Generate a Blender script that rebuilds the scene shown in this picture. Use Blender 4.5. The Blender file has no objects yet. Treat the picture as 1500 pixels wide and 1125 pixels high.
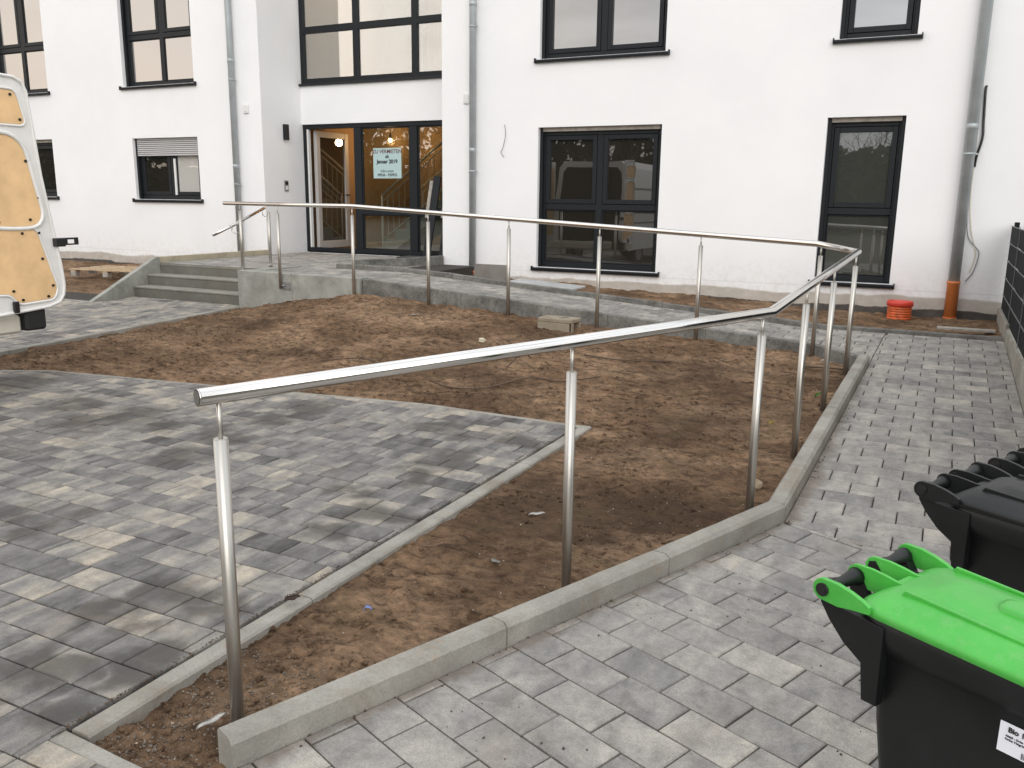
import bpy, bmesh, math, random
import numpy as np
from mathutils import Vector, Matrix
random.seed(7); RNG = np.random.RandomState(11)
S = bpy.context.scene
C = S.collection
PI = math.pi
# ------------------------------------------------------------------ camera
CAMZ = 1.55
cd = bpy.data.cameras.new('camera'); cam = bpy.data.objects.new('camera', cd); C.objects.link(cam)
cd.sensor_width = 36; cd.lens = 1255/1500*36; cd.clip_end = 600; cd.clip_start = 0.05
_r = Vector((0.89365629, 0.44859258, 0.0119637)); _u = Vector((-0.1047951, 0.18269465, 0.97756875)); _f = Vector((-0.43634438, 0.8748642, -0.21027653))
cam.matrix_world = Matrix(((_r.x, _u.x, -_f.x, 0), (_r.y, _u.y, -_f.y, 0), (_r.z, _u.z, -_f.z, CAMZ), (0, 0, 0, 1)))
S.camera = cam
# ------------------------------------------------------------------ colour management
S.view_settings.view_transform = 'Standard'; S.view_settings.look = 'None'
S.view_settings.gamma = 1; S.view_settings.exposure = 0.37; S.view_settings.use_curve_mapping = False
# ------------------------------------------------------------------ world: overcast evening sky
SUN_EL, SUN_AZ = 26, 152      # azimuth clockwise from +Y
w = bpy.data.worlds.new('World'); S.world = w; w.use_nodes = True
nt = w.node_tree; nt.nodes.clear()
def wn(t, **k):
    n = nt.nodes.new(t)
    for a, b in k.items(): setattr(n, a, b)
    return n
bg = wn('ShaderNodeBackground'); out = wn('ShaderNodeOutputWorld'); sky = wn('ShaderNodeTexSky')
sky.sky_type = 'NISHITA'; sky.sun_disc = False
sky.sun_elevation = math.radians(SUN_EL); sky.sun_rotation = math.radians(SUN_AZ)
sky.air_density = 1.0; sky.dust_density = 2.0
tc = wn('ShaderNodeTexCoord'); sep = wn('ShaderNodeSeparateXYZ')
nt.links.new(tc.outputs['Generated'], sep.inputs[0])
mp = wn('ShaderNodeMapping'); mp.inputs['Scale'].default_value = (1.0, 1.0, 3.6)
nt.links.new(tc.outputs['Generated'], mp.inputs[0])
nz = wn('ShaderNodeTexNoise'); nz.inputs['Scale'].default_value = 2.3; nz.inputs['Detail'].default_value = 6; nz.inputs['Roughness'].default_value = .5; nz.inputs['Distortion'].default_value = .4
nt.links.new(mp.outputs[0], nz.inputs['Vector'])
cr = wn('ShaderNodeValToRGB'); cr.color_ramp.elements[0].position = .36; cr.color_ramp.elements[1].position = .60
cr.color_ramp.elements[0].color = (8.5, 8.9, 9.5, 1); cr.color_ramp.elements[1].color = (17.8, 18.3, 18.9, 1)
nt.links.new(nz.outputs['Fac'], cr.inputs[0])
hr = wn('ShaderNodeValToRGB')   # horizon glow with elevation
hr.color_ramp.elements[0].position = .0; hr.color_ramp.elements[0].color = (1, 1, 1, 1)
hr.color_ramp.elements[1].position = .62; hr.color_ramp.elements[1].color = (0, 0, 0, 1)
nt.links.new(sep.outputs['Z'], hr.inputs[0])
# peach light low in the sky towards -x (where the sun went down)
mm = wn('ShaderNodeMapRange'); mm.inputs['From Min'].default_value = -.15; mm.inputs['From Max'].default_value = -.75
mm.inputs['To Min'].default_value = .05; mm.inputs['To Max'].default_value = .72
nt.links.new(sep.outputs['X'], mm.inputs[0])
mu = wn('ShaderNodeMath', operation='MULTIPLY'); nt.links.new(hr.outputs[0], mu.inputs[0]); nt.links.new(mm.outputs[0], mu.inputs[1])
mixp = wn('ShaderNodeMix', data_type='RGBA'); nt.links.new(mu.outputs[0], mixp.inputs[0])
nt.links.new(cr.outputs[0], mixp.inputs[6]); mixp.inputs[7].default_value = (25, 19.6, 14.6, 1)
mixs = wn('ShaderNodeMix', data_type='RGBA'); mixs.inputs[0].default_value = .9
nt.links.new(sky.outputs[0], mixs.inputs[6]); nt.links.new(mixp.outputs[2], mixs.inputs[7])
nt.links.new(mixs.outputs[2], bg.inputs['Color']); bg.inputs['Strength'].default_value = .082
nt.links.new(bg.outputs[0], out.inputs[0])
sl = bpy.data.lights.new('sun', 'SUN'); sl.energy = .85; sl.angle = math.radians(50); sl.color = (1, .95, .89)
sl.specular_factor = 1.0
so = bpy.data.objects.new('sun', sl); C.objects.link(so)
_a, _e = math.radians(SUN_AZ), math.radians(SUN_EL)
sd = Vector((math.sin(_a)*math.cos(_e), math.cos(_a)*math.cos(_e), math.sin(_e)))
so.rotation_euler = sd.to_track_quat('Z', 'Y').to_euler(); so.location = sd*40

# ================================================================== noise (numpy)
_perm = np.random.RandomState(3).permutation(256); _perm = np.concatenate([_perm, _perm])
_gr = np.random.RandomState(5).uniform(-1, 1, (256, 2))
def perlin(x, y):
    x = np.asarray(x, float); y = np.asarray(y, float)
    xi = np.floor(x).astype(int); yi = np.floor(y).astype(int); xf = x-xi; yf = y-yi
    u = xf*xf*xf*(xf*(xf*6-15)+10); v = yf*yf*yf*(yf*(yf*6-15)+10)
    def g(a, b, fx, fy):
        h = _perm[(_perm[a & 255]+b) & 255]; return _gr[h, 0]*fx+_gr[h, 1]*fy
    n00 = g(xi, yi, xf, yf); n10 = g(xi+1, yi, xf-1, yf); n01 = g(xi, yi+1, xf, yf-1); n11 = g(xi+1, yi+1, xf-1, yf-1)
    return (n00*(1-u)+n10*u)*(1-v)+(n01*(1-u)+n11*u)*v
def fbm(x, y, oct=4, f=1.0, gain=.5):
    s = 0; a = 1
    for i in range(oct):
        s = s+a*perlin(x*f+17.3*i, y*f-9.1*i); f *= 2.03; a *= gain
    return s

# ================================================================== material helpers
def new_mat(name):
    m = bpy.data.materials.new(name); m.use_nodes = True
    n = m.node_tree; b = n.nodes['Principled BSDF']
    return m, n, b
def nd(n, t, **k):
    x = n.nodes.new(t)
    for a, b in k.items(): setattr(x, a, b)
    return x
def ramp(n, fac, stops):
    r = nd(n, 'ShaderNodeValToRGB'); e = r.color_ramp.elements
    while len(e) < len(stops): e.new(.5)
    for i, (p, c) in enumerate(stops):
        e[i].position = p; e[i].color = (*c, 1) if len(c) == 3 else c
    n.links.new(fac, r.inputs[0]); return r.outputs[0]
def noise(n, vec, scale, detail=4, rough=.5, dist=0):
    x = nd(n, 'ShaderNodeTexNoise'); x.inputs['Scale'].default_value = scale; x.inputs['Detail'].default_value = detail
    x.inputs['Roughness'].default_value = rough; x.inputs['Distortion'].default_value = dist
    if vec is not None: n.links.new(vec, x.inputs['Vector'])
    return x.outputs['Fac']
def mixc(n, fac, a, b, mode='MIX'):
    x = nd(n, 'ShaderNodeMix', data_type='RGBA', blend_type=mode)
    for s, v in ((0, fac), (6, a), (7, b)):
        if hasattr(v, 'links') or hasattr(v, 'is_linked'): n.links.new(v, x.inputs[s])
        else: x.inputs[s].default_value = v if s == 0 else ((*v, 1) if len(v) == 3 else v)
    return x.outputs[2]
def math_(n, op, a, b=None, c=None):
    x = nd(n, 'ShaderNodeMath', operation=op)
    for i, v in enumerate((a, b, c)):
        if v is None: continue
        if hasattr(v, 'is_linked'): n.links.new(v, x.inputs[i])
        else: x.inputs[i].default_value = v
    return x.outputs[0]
def bump(n, b, h, strength, dist=.01):
    x = nd(n, 'ShaderNodeBump'); x.inputs['Strength'].default_value = strength; x.inputs['Distance'].default_value = dist
    n.links.new(h, x.inputs['Height']); n.links.new(x.outputs[0], b.inputs['Normal'])
def wpos(n):
    return nd(n, 'ShaderNodeNewGeometry').outputs['Position']
def ocoord(n):
    return nd(n, 'ShaderNodeTexCoord').outputs['Object']
def simple(name, col, rough=.5, metal=0, spec=.5, nscale=None, namp=.12, bscale=None, bstr=.1, bdist=.003):
    m, n, b = new_mat(name)
    b.inputs['Roughness'].default_value = rough; b.inputs['Metallic'].default_value = metal
    b.inputs['Specular IOR Level'].default_value = spec
    p = wpos(n)
    if nscale:
        f = noise(n, p, nscale, 5, .55)
        lo = tuple(c*(1-namp) for c in col); hi = tuple(min(1, c*(1+namp)) for c in col)
        n.links.new(ramp(n, f, [(.3, lo), (.7, hi)]), b.inputs['Base Color'])
    else: b.inputs['Base Color'].default_value = (*col, 1)
    if bscale: bump(n, b, noise(n, p, bscale, 4, .6), bstr, bdist)
    return m

def mat_paver(name, tones, streak=1.0, stain=True, dark=(.05, .05, .052)):
    """concrete pavers; 'tint' attribute: r picks the tone, g offsets the clouding, b small brightness"""
    m, n, b = new_mat(name)
    at = nd(n, 'ShaderNodeAttribute', attribute_name='tint'); sp = nd(n, 'ShaderNodeSeparateColor'); n.links.new(at.outputs['Color'], sp.inputs[0])
    p = wpos(n)
    off = nd(n, 'ShaderNodeCombineXYZ'); n.links.new(math_(n, 'MULTIPLY', sp.outputs[1], 31.0), off.inputs[0]); n.links.new(math_(n, 'MULTIPLY', sp.outputs[2], 47.0), off.inputs[1])
    va = nd(n, 'ShaderNodeVectorMath', operation='ADD'); n.links.new(p, va.inputs[0]); n.links.new(off.outputs[0], va.inputs[1])
    mpn = nd(n, 'ShaderNodeMapping'); mpn.inputs['Scale'].default_value = (8.5, 2.6, 5); mpn.inputs['Rotation'].default_value = (0, 0, .25)
    n.links.new(va.outputs[0], mpn.inputs[0])
    cl = noise(n, mpn.outputs[0], 1.0, 4, .55, .3)
    # tone along ramp = per-stone value + clouding inside the stone
    t = math_(n, 'ADD', math_(n, 'MULTIPLY', sp.outputs[0], .58), math_(n, 'MULTIPLY', math_(n, 'SUBTRACT', cl, .5), 1.4*streak))
    t = math_(n, 'ADD', t, .2)
    col = ramp(n, t, tones)
    fine = noise(n, p, 170, 4, .75)
    col = mixc(n, 1.0, col, ramp(n, fine, [(.3, (.70, .70, .70)), (.6, (1.09, 1.09, 1.09))]), 'MULTIPLY')
    big = noise(n, va.outputs[0], 7.5, 5, .62, .8)
    col = mixc(n, 1.0, col, ramp(n, big, [(.32, (.74, .735, .73)), (.5, (.98, .98, .98)), (.68, (1.2, 1.19, 1.16))]), 'MULTIPLY')
    med = noise(n, p, 38, 5, .65)
    col = mixc(n, 1.0, col, ramp(n, med, [(.3, (.86, .85, .84)), (.65, (1.05, 1.05, 1.05))]), 'MULTIPLY')
    if stain:
        # damp patches left where planks and pallets lay
        pts = [(-2.31, 1.71, .15), (-2.3, 1.88, .13), (-2.61, 2.04, .15), (-2.6, 2.24, .18), (-2.53, 1.68, .12), (-2.35, 2.19, .13), (-2.33, 1.49, .13), (-2.7, 3.5, .17), (-2.39, 3.31, .2), (-2.48, 3.03, .14), (-2.61, 3.94, .19), (-2.58, 4.32, .24),
               (-3.02, 4.96, .22), (-2.77, 4.78, .18), (-4.12, 4.91, .3), (-4.15, 4.5, .24), (-4.2, 4.02, .24), (-4.04, 3.59, .22), (-6.84, 4.45, .4), (-5.24, 3.8, .28), (-5.11, 4.16, .28), (-3.99, 2.51, .16), (-3.7, 2.38, .15), (-2.43, 4.9, .17), (-4.7, 4.0, .2), (-5.7, 4.1, .25)]
        wob = nd(n, 'ShaderNodeTexNoise'); wob.inputs['Scale'].default_value = 3.2; wob.inputs['Detail'].default_value = 5; n.links.new(p, wob.inputs['Vector'])
        ws = nd(n, 'ShaderNodeVectorMath', operation='MULTIPLY_ADD'); n.links.new(wob.outputs['Color'], ws.inputs[0]); ws.inputs[1].default_value = (.9, .5, 0); n.links.new(p, ws.inputs[2])
        acc = None
        for (x, y, r) in pts:
            d = nd(n, 'ShaderNodeVectorMath', operation='DISTANCE'); n.links.new(ws.outputs[0], d.inputs[0]); d.inputs[1].default_value = (x+.45, y+.25, 0)
            v = nd(n, 'ShaderNodeMapRange'); v.interpolation_type = 'SMOOTHSTEP'; n.links.new(d.outputs['Value'], v.inputs[0])
            v.inputs['From Min'].default_value = r*1.25; v.inputs['From Max'].default_value = r*.35; v.inputs['To Min'].default_value = 0; v.inputs['To Max'].default_value = 1
            acc = v.outputs[0] if acc is None else math_(n, 'MAXIMUM', acc, v.outputs[0])
        acc = math_(n, 'MULTIPLY', acc, math_(n, 'MINIMUM', math_(n, 'ADD', math_(n, 'MULTIPLY', cl, 1.3), .35), 1.0))
        col = mixc(n, math_(n, 'MULTIPLY', acc, .78), col, (.058, .052, .046))
    if not stain:
        # soil film washed along the foot of the path kerb
        sx = nd(n, 'ShaderNodeSeparateXYZ'); n.links.new(p, sx.inputs[0]); X_, Y_ = sx.outputs[0], sx.outputs[1]
        d1 = math_(n, 'SUBTRACT', math_(n, 'MULTIPLY', math_(n, 'ADD', X_, 1.615), .932), math_(n, 'MULTIPLY', math_(n, 'SUBTRACT', Y_, 1.53), .363))
        d2 = math_(n, 'ADD', X_, .55)
        d = math_(n, 'ADD', d1, math_(n, 'MULTIPLY', math_(n, 'GREATER_THAN', Y_, 4.2), math_(n, 'SUBTRACT', d2, d1)))
        k_ = math_(n, 'SUBTRACT', math_(n, 'MULTIPLY', noise(n, p, 5, 6, .75, .5), .22), math_(n, 'ADD', d, .045))
        k_ = math_(n, 'SUBTRACT', k_, math_(n, 'MULTIPLY', math_(n, 'GREATER_THAN', Y_, 8.02), 99.0))
        col = mixc(n, ramp(n, k_, [(.0, (0, 0, 0)), (.05, (.5, .5, .5))]), col, (.15, .108, .075))
    # brown soil trodden over the stones
    so_ = noise(n, p, 1.7, 6, .7, .6)
    col = mixc(n, ramp(n, so_, [(.56, (0, 0, 0)), (.78, (.42, .42, .42))]), col, (.24, .175, .12))
    sp2 = noise(n, p, 75, 2, .5)
    col = mixc(n, ramp(n, sp2, [(.73, (0, 0, 0)), (.77, (.5, .5, .5))]), col, (.07, .06, .055))
    n.links.new(col, b.inputs['Base Color']); b.inputs['Roughness'].default_value = .78; b.inputs['Specular IOR Level'].default_value = .35
    bump(n, b, math_(n, 'ADD', fine, math_(n, 'MULTIPLY', med, 1.5)), .28, .0025)
    return m
def mat_concrete(name, base, rust=.3, dirt=(.2, .15, .1), low=None, pores=True, var=.2, mott=False):
    m, n, b = new_mat(name); p = wpos(n)
    f = noise(n, p, 3.3, 7, .62, .3)
    lo = tuple(c*(1-var) for c in base); hi = tuple(c*(1+var*.8) for c in base)
    col = ramp(n, f, [(.3, lo), (.68, hi)])
    g = noise(n, p, 120, 4, .7)
    col = mixc(n, 1, col, ramp(n, g, [(.3, (.8, .8, .8)), (.6, (1.03, 1.03, 1.03))]), 'MULTIPLY')
    if mott:
        col = mixc(n, 1, col, ramp(n, noise(n, p, 26, 6, .75, .6), [(.36, (.62, .62, .62)), (.5, (1, 1, 1)), (.66, (1.15, 1.14, 1.12))]), 'MULTIPLY')
        col = mixc(n, ramp(n, noise(n, p, 5.5, 6, .75, .5), [(.62, (0, 0, 0)), (.68, (.35, .35, .35))]), col, (.38, .38, .36))
    if rust:
        r = noise(n, p, 9, 6, .72, .5)
        col = mixc(n, ramp(n, r, [(.6, (0, 0, 0)), (.74, (rust, rust, rust))]), col, (.33, .2, .11))
    d = noise(n, p, 2.1, 7, .75, .8)
    col = mixc(n, ramp(n, d, [(.5, (0, 0, 0)), (.72, (.62, .62, .62))]), col, dirt)
    if pores:
        v = nd(n, 'ShaderNodeTexVoronoi'); v.inputs['Scale'].default_value = 95; n.links.new(p, v.inputs['Vector'])
        pz = noise(n, p, 11, 2)
        pm = math_(n, 'MULTIPLY', ramp(n, v.outputs['Distance'], [(.1, (1, 1, 1)), (.17, (0, 0, 0))]), ramp(n, pz, [(.5, (0, 0, 0)), (.6, (.7, .7, .7))]))
        col = mixc(n, pm, col, (.05, .048, .045))
    n.links.new(col, b.inputs['Base Color']); b.inputs['Roughness'].default_value = .86; b.inputs['Specular IOR Level'].default_value = .3
    bump(n, b, math_(n, 'ADD', g, math_(n, 'MULTIPLY', noise(n, p, 22, 5, .6), 1.6)), .45, .004)
    return m
def mat_soil():
    m, n, b = new_mat('soil'); p = wpos(n)
    mpn = nd(n, 'ShaderNodeMapping'); mpn.inputs['Scale'].default_value = (1, 1.5, 1); n.links.new(p, mpn.inputs[0]); q = mpn.outputs[0]
    f = noise(n, q, 1.1, 8, .62, .5)
    col = ramp(n, f, [(.32, (.135, .084, .050)), (.46, (.195, .124, .075)), (.56, (.275, .182, .114)), (.70, (.35, .238, .152))])
    g = noise(n, q, 14, 8, .72, .4)
    col = mixc(n, 1, col, ramp(n, g, [(.34, (.36, .34, .33)), (.47, (.85, .85, .85)), (.62, (1.25, 1.22, 1.2))]), 'MULTIPLY')
    mq = nd(n, 'ShaderNodeMapping'); mq.inputs['Scale'].default_value = (6.0, 15, 9); n.links.new(p, mq.inputs[0])
    g2 = noise(n, mq.outputs[0], 1.0, 7, .7, .9)
    col = mixc(n, 1, col, ramp(n, g2, [(.37, (.42, .40, .38)), (.46, (.92, .92, .92)), (.62, (1.12, 1.1, 1.08))]), 'MULTIPLY')
    at = nd(n, 'ShaderNodeAttribute', attribute_name='damp'); 
    col = mixc(n, at.outputs['Fac'], col, (.062, .038, .024))
    olive = noise(n, q, 2.3, 5, .7, .4)
    col = mixc(n, ramp(n, olive, [(.55, (0, 0, 0)), (.68, (.35, .35, .35))]), col, (.13, .1, .05))
    v = noise(n, p, 120, 3, .6)
    col = mixc(n, ramp(n, v, [(.71, (0, 0, 0)), (.75, (.6, .6, .6))]), col, (.36, .28, .21))
    v2 = noise(n, p, 85, 3, .6)
    col = mixc(n, ramp(n, v2, [(.3, (.7, .7, .7)), (.38, (0, 0, 0))]), col, (.06, .035, .02))
    n.links.new(col, b.inputs['Base Color']); b.inputs['Roughness'].default_value = .95; b.inputs['Specular IOR Level'].default_value = .15
    h = math_(n, 'ADD', math_(n, 'ADD', math_(n, 'MULTIPLY', g, 1.0), math_(n, 'MULTIPLY', g2, .5)), math_(n, 'MULTIPLY', noise(n, p, 70, 6, .75), .7))
    bump(n, b, h, .9, .022)
    return m
def mat_facade():
    m, n, b = new_mat('white_render_facade'); p = wpos(n)
    sp = nd(n, 'ShaderNodeSeparateXYZ'); n.links.new(p, sp.inputs[0])
    zz = math_(n, 'ADD', sp.outputs[2], math_(n, 'MULTIPLY', math_(n, 'SUBTRACT', noise(n, p, 1.3, 5, .6), .5), .16))
    wh = ramp(n, noise(n, p, .7, 6, .6), [(.3, (.815, .815, .82)), (.7, (.875, .875, .875))])
    wh = mixc(n, 1, wh, ramp(n, noise(n, p, 85, 4, .7), [(.3, (.955, .955, .955)), (.6, (1, 1, 1))]), 'MULTIPLY')
    spl = math_(n, 'MULTIPLY', ramp(n, noise(n, p, 16, 6, .8), [(.45, (0, 0, 0)), (.7, (.5, .5, .5))]), ramp(n, sp.outputs[2], [(.45, (1, 1, 1)), (.95, (0, 0, 0))]))
    wh = mixc(n, spl, wh, (.58, .53, .47))
    bg_ = ramp(n, noise(n, p, 6, 6, .7), [(.3, (.40, .36, .31)), (.7, (.54, .50, .45))])
    dk = ramp(n, noise(n, p, 9, 6, .7), [(.3, (.06, .054, .05)), (.7, (.12, .108, .095))])
    def step(z0, w_): return ramp(n, math_(n, 'MULTIPLY', math_(n, 'SUBTRACT', zz, z0-w_), 1/(2*w_)), [(.0, (0, 0, 0)), (1, (1, 1, 1))])
    col = mixc(n, step(.31, .006), dk, bg_)
    col = mixc(n, step(.45, .012), col, wh)
    # base-rail bead just above the plinth
    ln = ramp(n, math_(n, 'ABSOLUTE', math_(n, 'SUBTRACT', sp.outputs[2], .535)), [(.003, (1, 1, 1)), (.007, (0, 0, 0))])
    col = mixc(n, math_(n, 'MULTIPLY', ln, .35), col, (.5, .5, .5))
    n.links.new(col, b.inputs['Base Color']); b.inputs['Roughness'].default_value = .9; b.inputs['Specular IOR Level'].default_value = .25
    bump(n, b, noise(n, p, 190, 3, .6), .25, .003)
    return m
def mat_glass(name, refl, tint, transp=False):
    m, n, b = new_mat(name); o = n.nodes['Material Output']
    gl = nd(n, 'ShaderNodeBsdfGlossy'); gl.inputs['Roughness'].default_value = .012; gl.inputs['Color'].default_value = (1, 1, 1, 1)
    p = wpos(n); bp = nd(n, 'ShaderNodeBump'); bp.inputs['Strength'].default_value = .05; bp.inputs['Distance'].default_value = .02
    n.links.new(noise(n, p, 1.6, 1), bp.inputs['Height']); n.links.new(bp.outputs[0], gl.inputs['Normal'])
    if transp:
        bd = nd(n, 'ShaderNodeBsdfTransparent'); bd.inputs['Color'].default_value = (*tint, 1); base = bd.outputs[0]
    else:
        b.inputs['Base Color'].default_value = (*tint, 1); b.inputs['Roughness'].default_value = .9; b.inputs['Specular IOR Level'].default_value = 0; base = b.outputs[0]
    lw = nd(n, 'ShaderNodeLayerWeight'); lw.inputs['Blend'].default_value = .5
    fz = math_(n, 'ADD', math_(n, 'MULTIPLY', math_(n, 'POWER', lw.outputs['Facing'], 4.0), 1-refl), refl)
    mx = nd(n, 'ShaderNodeMixShader'); n.links.new(fz, mx.inputs[0]); n.links.new(base, mx.inputs[1]); n.links.new(gl.outputs[0], mx.inputs[2])
    n.links.new(mx.outputs[0], o.inputs[0]); return m
def mat_steel():
    m, n, b = new_mat('brushed_stainless_steel'); p = ocoord(n)
    b.inputs['Base Color'].default_value = (.70, .68, .65, 1); b.inputs['Metallic'].default_value = 1
    f = noise(n, p, 40, 3); n.links.new(math_(n, 'ADD', math_(n, 'MULTIPLY', f, .08), .10), b.inputs['Roughness'])
    return m
def mat_emit(name, col, s):
    m, n, b = new_mat(name); b.inputs['Base Color'].default_value = (*col, 1); b.inputs['Emission Color'].default_value = (*col, 1); b.inputs['Emission Strength'].default_value = s; return m

FIELD_T = [(.0, (.066, .062, .059)), (.25, (.138, .132, .127)), (.5, (.218, .207, .196)), (.72, (.315, .290, .25)), (1, (.46, .40, .32))]
PATH_T = [(.0, (.155, .150, .144)), (.3, (.235, .226, .214)), (.55, (.308, .293, .272)), (.8, (.385, .360, .325)), (1, (.46, .425, .365))]
def mat_lid():
    m, n, b = new_mat('green_lid_plastic'); p = wpos(n)
    f = noise(n, p, 7, 6, .65); col = ramp(n, f, [(.3, (.052, .36, .045)), (.7, (.075, .44, .062))])
    d = noise(n, p, 45, 6, .75); col = mixc(n, ramp(n, d, [(.52, (0, 0, 0)), (.75, (.28, .28, .28))]), col, (.30, .40, .24))
    n.links.new(col, b.inputs['Base Color']); n.links.new(ramp(n, f, [(.3, (.3, .3, .3)), (.7, (.46, .46, .46))]), b.inputs['Roughness']); b.inputs['Specular IOR Level'].default_value = .5
    bump(n, b, noise(n, p, 260, 3), .10, .002); return m
M = {}
M['field'] = mat_paver('driveway_paver_concrete', FIELD_T)
M['path'] = mat_paver('path_paver_concrete', PATH_T, .85, False)
M['kerb'] = mat_concrete('kerb_concrete', (.315, .30, .262), .6, (.19, .14, .092), var=.26)
M['kerbdark'] = mat_concrete('ramp_kerb_concrete', (.185, .18, .165), .1, (.085, .07, .055), var=.5, mott=True)
M['wallcon'] = mat_concrete('retaining_wall_concrete', (.34, .34, .305), 0, (.16, .155, .125), var=.3)
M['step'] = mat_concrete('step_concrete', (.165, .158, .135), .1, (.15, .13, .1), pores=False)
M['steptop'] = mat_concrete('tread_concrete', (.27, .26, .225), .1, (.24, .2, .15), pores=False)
M['tanblock'] = mat_concrete('tan_edging_concrete', (.46, .41, .30), .1, (.25, .2, .14))
M['soil'] = mat_soil()
M['joint'] = simple('joint_sand', (.036, .031, .026), .95, nscale=30, namp=.4)
M['white'] = mat_facade()
M['frame'] = simple('anthracite_frame', (.0105, .013, .0155), .5, spec=.28)
M['sill'] = simple('anthracite_sill', (.011, .013, .016), .42, spec=.35)
M['gasket'] = simple('rubber_gasket', (.008, .008, .008), .7)
M['glassup'] = mat_glass('upper_window_glass', .33, (.035, .034, .03))
M['glassdn'] = mat_glass('ground_window_glass', .115, (.022, .020, .016))
M['glassgrey'] = mat_glass('grey_tinted_glass', .13, (.050, .052, .045))  # even grey base tint, lighter than the other ground-floor panes
M['glasscream'] = mat_glass('painted_sky_glass', .28, (.62, .60, .56))  # pale base colour paints in the sky mirrored by the tilted sash
M['glassclear'] = mat_glass('clear_glass', .17, (.80, .84, .80), True)
M['glassstair'] = mat_glass('stairwell_glass', .26, (.85, .87, .84), True)
M['steel'] = mat_steel()
M['postst'] = mat_steel(); M['postst'].name = 'satin_stainless_steel'
_b = M['postst'].node_tree.nodes['Principled BSDF']; [M['postst'].node_tree.links.remove(l) for l in list(_b.inputs['Roughness'].links)]; _b.inputs['Roughness'].default_value = .36; _b.inputs['Base Color'].default_value = (.55, .525, .48, 1); _b.inputs['Anisotropic'].default_value = .75; _tg = M['postst'].node_tree.nodes.new('ShaderNodeTangent'); _tg.direction_type = 'RADIAL'; _tg.axis = 'Z'; M['postst'].node_tree.links.new(_tg.outputs[0], _b.inputs['Tangent']); _b.inputs['Anisotropic Rotation'].default_value = .25
M['zinc'] = simple('zinc_pipe', (.37, .40, .41), .4, .25, nscale=5, namp=.12)
M['terra'] = simple('orange_pipe', (.62, .20, .058), .5, nscale=6, namp=.12)
M['blackpl'] = simple('black_bin_plastic', (.0085, .0098, .0098), .42, spec=.35, nscale=5, namp=.4, bscale=140, bstr=.12, bdist=.002)
M['greenpl'] = mat_lid()
M['cap'] = simple('black_cap', (.012, .012, .012), .35)
M['vanwhite'] = simple('van_white_paint', (.78, .765, .73), .32, nscale=9, namp=.05)
M['vancream'] = simple('bumper_cream', (.60, .56, .47), .45, nscale=4, namp=.06)
M['ply'] = simple('plywood_lining', (.80, .53, .27), .6, nscale=5, namp=.13)
M['vandark'] = simple('van_dark', (.012, .012, .012), .7)
M['tyre'] = simple('tyre_rubber', (.02, .02, .02), .8)
M['wood'] = simple('pallet_wood', (.42, .31, .19), .8, nscale=14, namp=.3)
M['woodgrey'] = simple('grey_wood', (.36, .33, .29), .8, nscale=14, namp=.25)
M['red'] = simple('red_lid', (.62, .055, .035), .4)
M['orange'] = simple('orange_ring', (.62, .12, .03), .45, nscale=20, namp=.3)
M['paper'] = simple('pale_blue_paper', (.42, .56, .55), .8)
M['label'] = simple('white_label', (.75, .76, .82), .5)
M['ink'] = simple('black_ink', (.02, .02, .02), .7)
M['inkred'] = simple('dark_red_ink', (.12, .03, .03), .7)
M['litter'] = simple('white_litter', (.72, .70, .66), .6)
M['blue'] = simple('blue_litter', (.35, .42, .72), .6)
M['twig'] = simple('twig_bark', (.09, .06, .04), .9)
M['bark'] = simple('tree_bark', (.06, .048, .04), .9)
M['leafgreen'] = simple('green_leaf', (.10, .26, .04), .6)
M['leafyellow'] = simple('yellow_leaf', (.5, .42, .08), .6)
M['hedge'] = simple('hedge_leaf', (.022, .028, .016), .9, nscale=2, namp=.5)
M['lobby'] = simple('lobby_wall_tan', (.33, .225, .125), .85, nscale=1.5, namp=.08)
M['stairwall'] = simple('stairwell_wall_cream', (.74, .62, .50), .85)
M['lobbyfloor'] = simple('lobby_floor', (.16, .15, .14), .4)
M['railwhite'] = simple('white_stair_rail', (.6, .57, .50), .4)
M['pvcwhite'] = simple('white_pvc', (.72, .72, .70), .4)
M['bulb'] = mat_emit('warm_bulb', (1, .62, .25), 35)
M['shutter'] = simple('grey_shutter_slat', (.50, .49, .49), .45)
M['greyplate'] = simple('steel_intercom', (.3, .3, .3), .4, .5)
M['fence'] = simple('anthracite_fence', (.011, .014, .016), .75, spec=.15)
M['wire'] = simple('fence_wire', (.17, .18, .18), .6)
M['slab'] = mat_concrete('loose_slab', (.20, .185, .17), .2, (.13, .1, .07))
M['board'] = simple('grey_board', (.42, .43, .42), .6, nscale=7, namp=.15)
M['foamcut'] = simple('cream_rubble', (.60, .55, .42), .9, nscale=30, namp=.2)
M['mat'] = simple('rubber_mat', (.05, .055, .055), .8)
M['cablecream'] = simple('cream_cable', (.62, .58, .44), .5)
M['clod'] = simple('soil_clod', (.085, .06, .042), .95, nscale=9, namp=.5)
M['pebble'] = simple('pale_pebble', (.33, .27, .21), .8, nscale=12, namp=.5)

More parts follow.
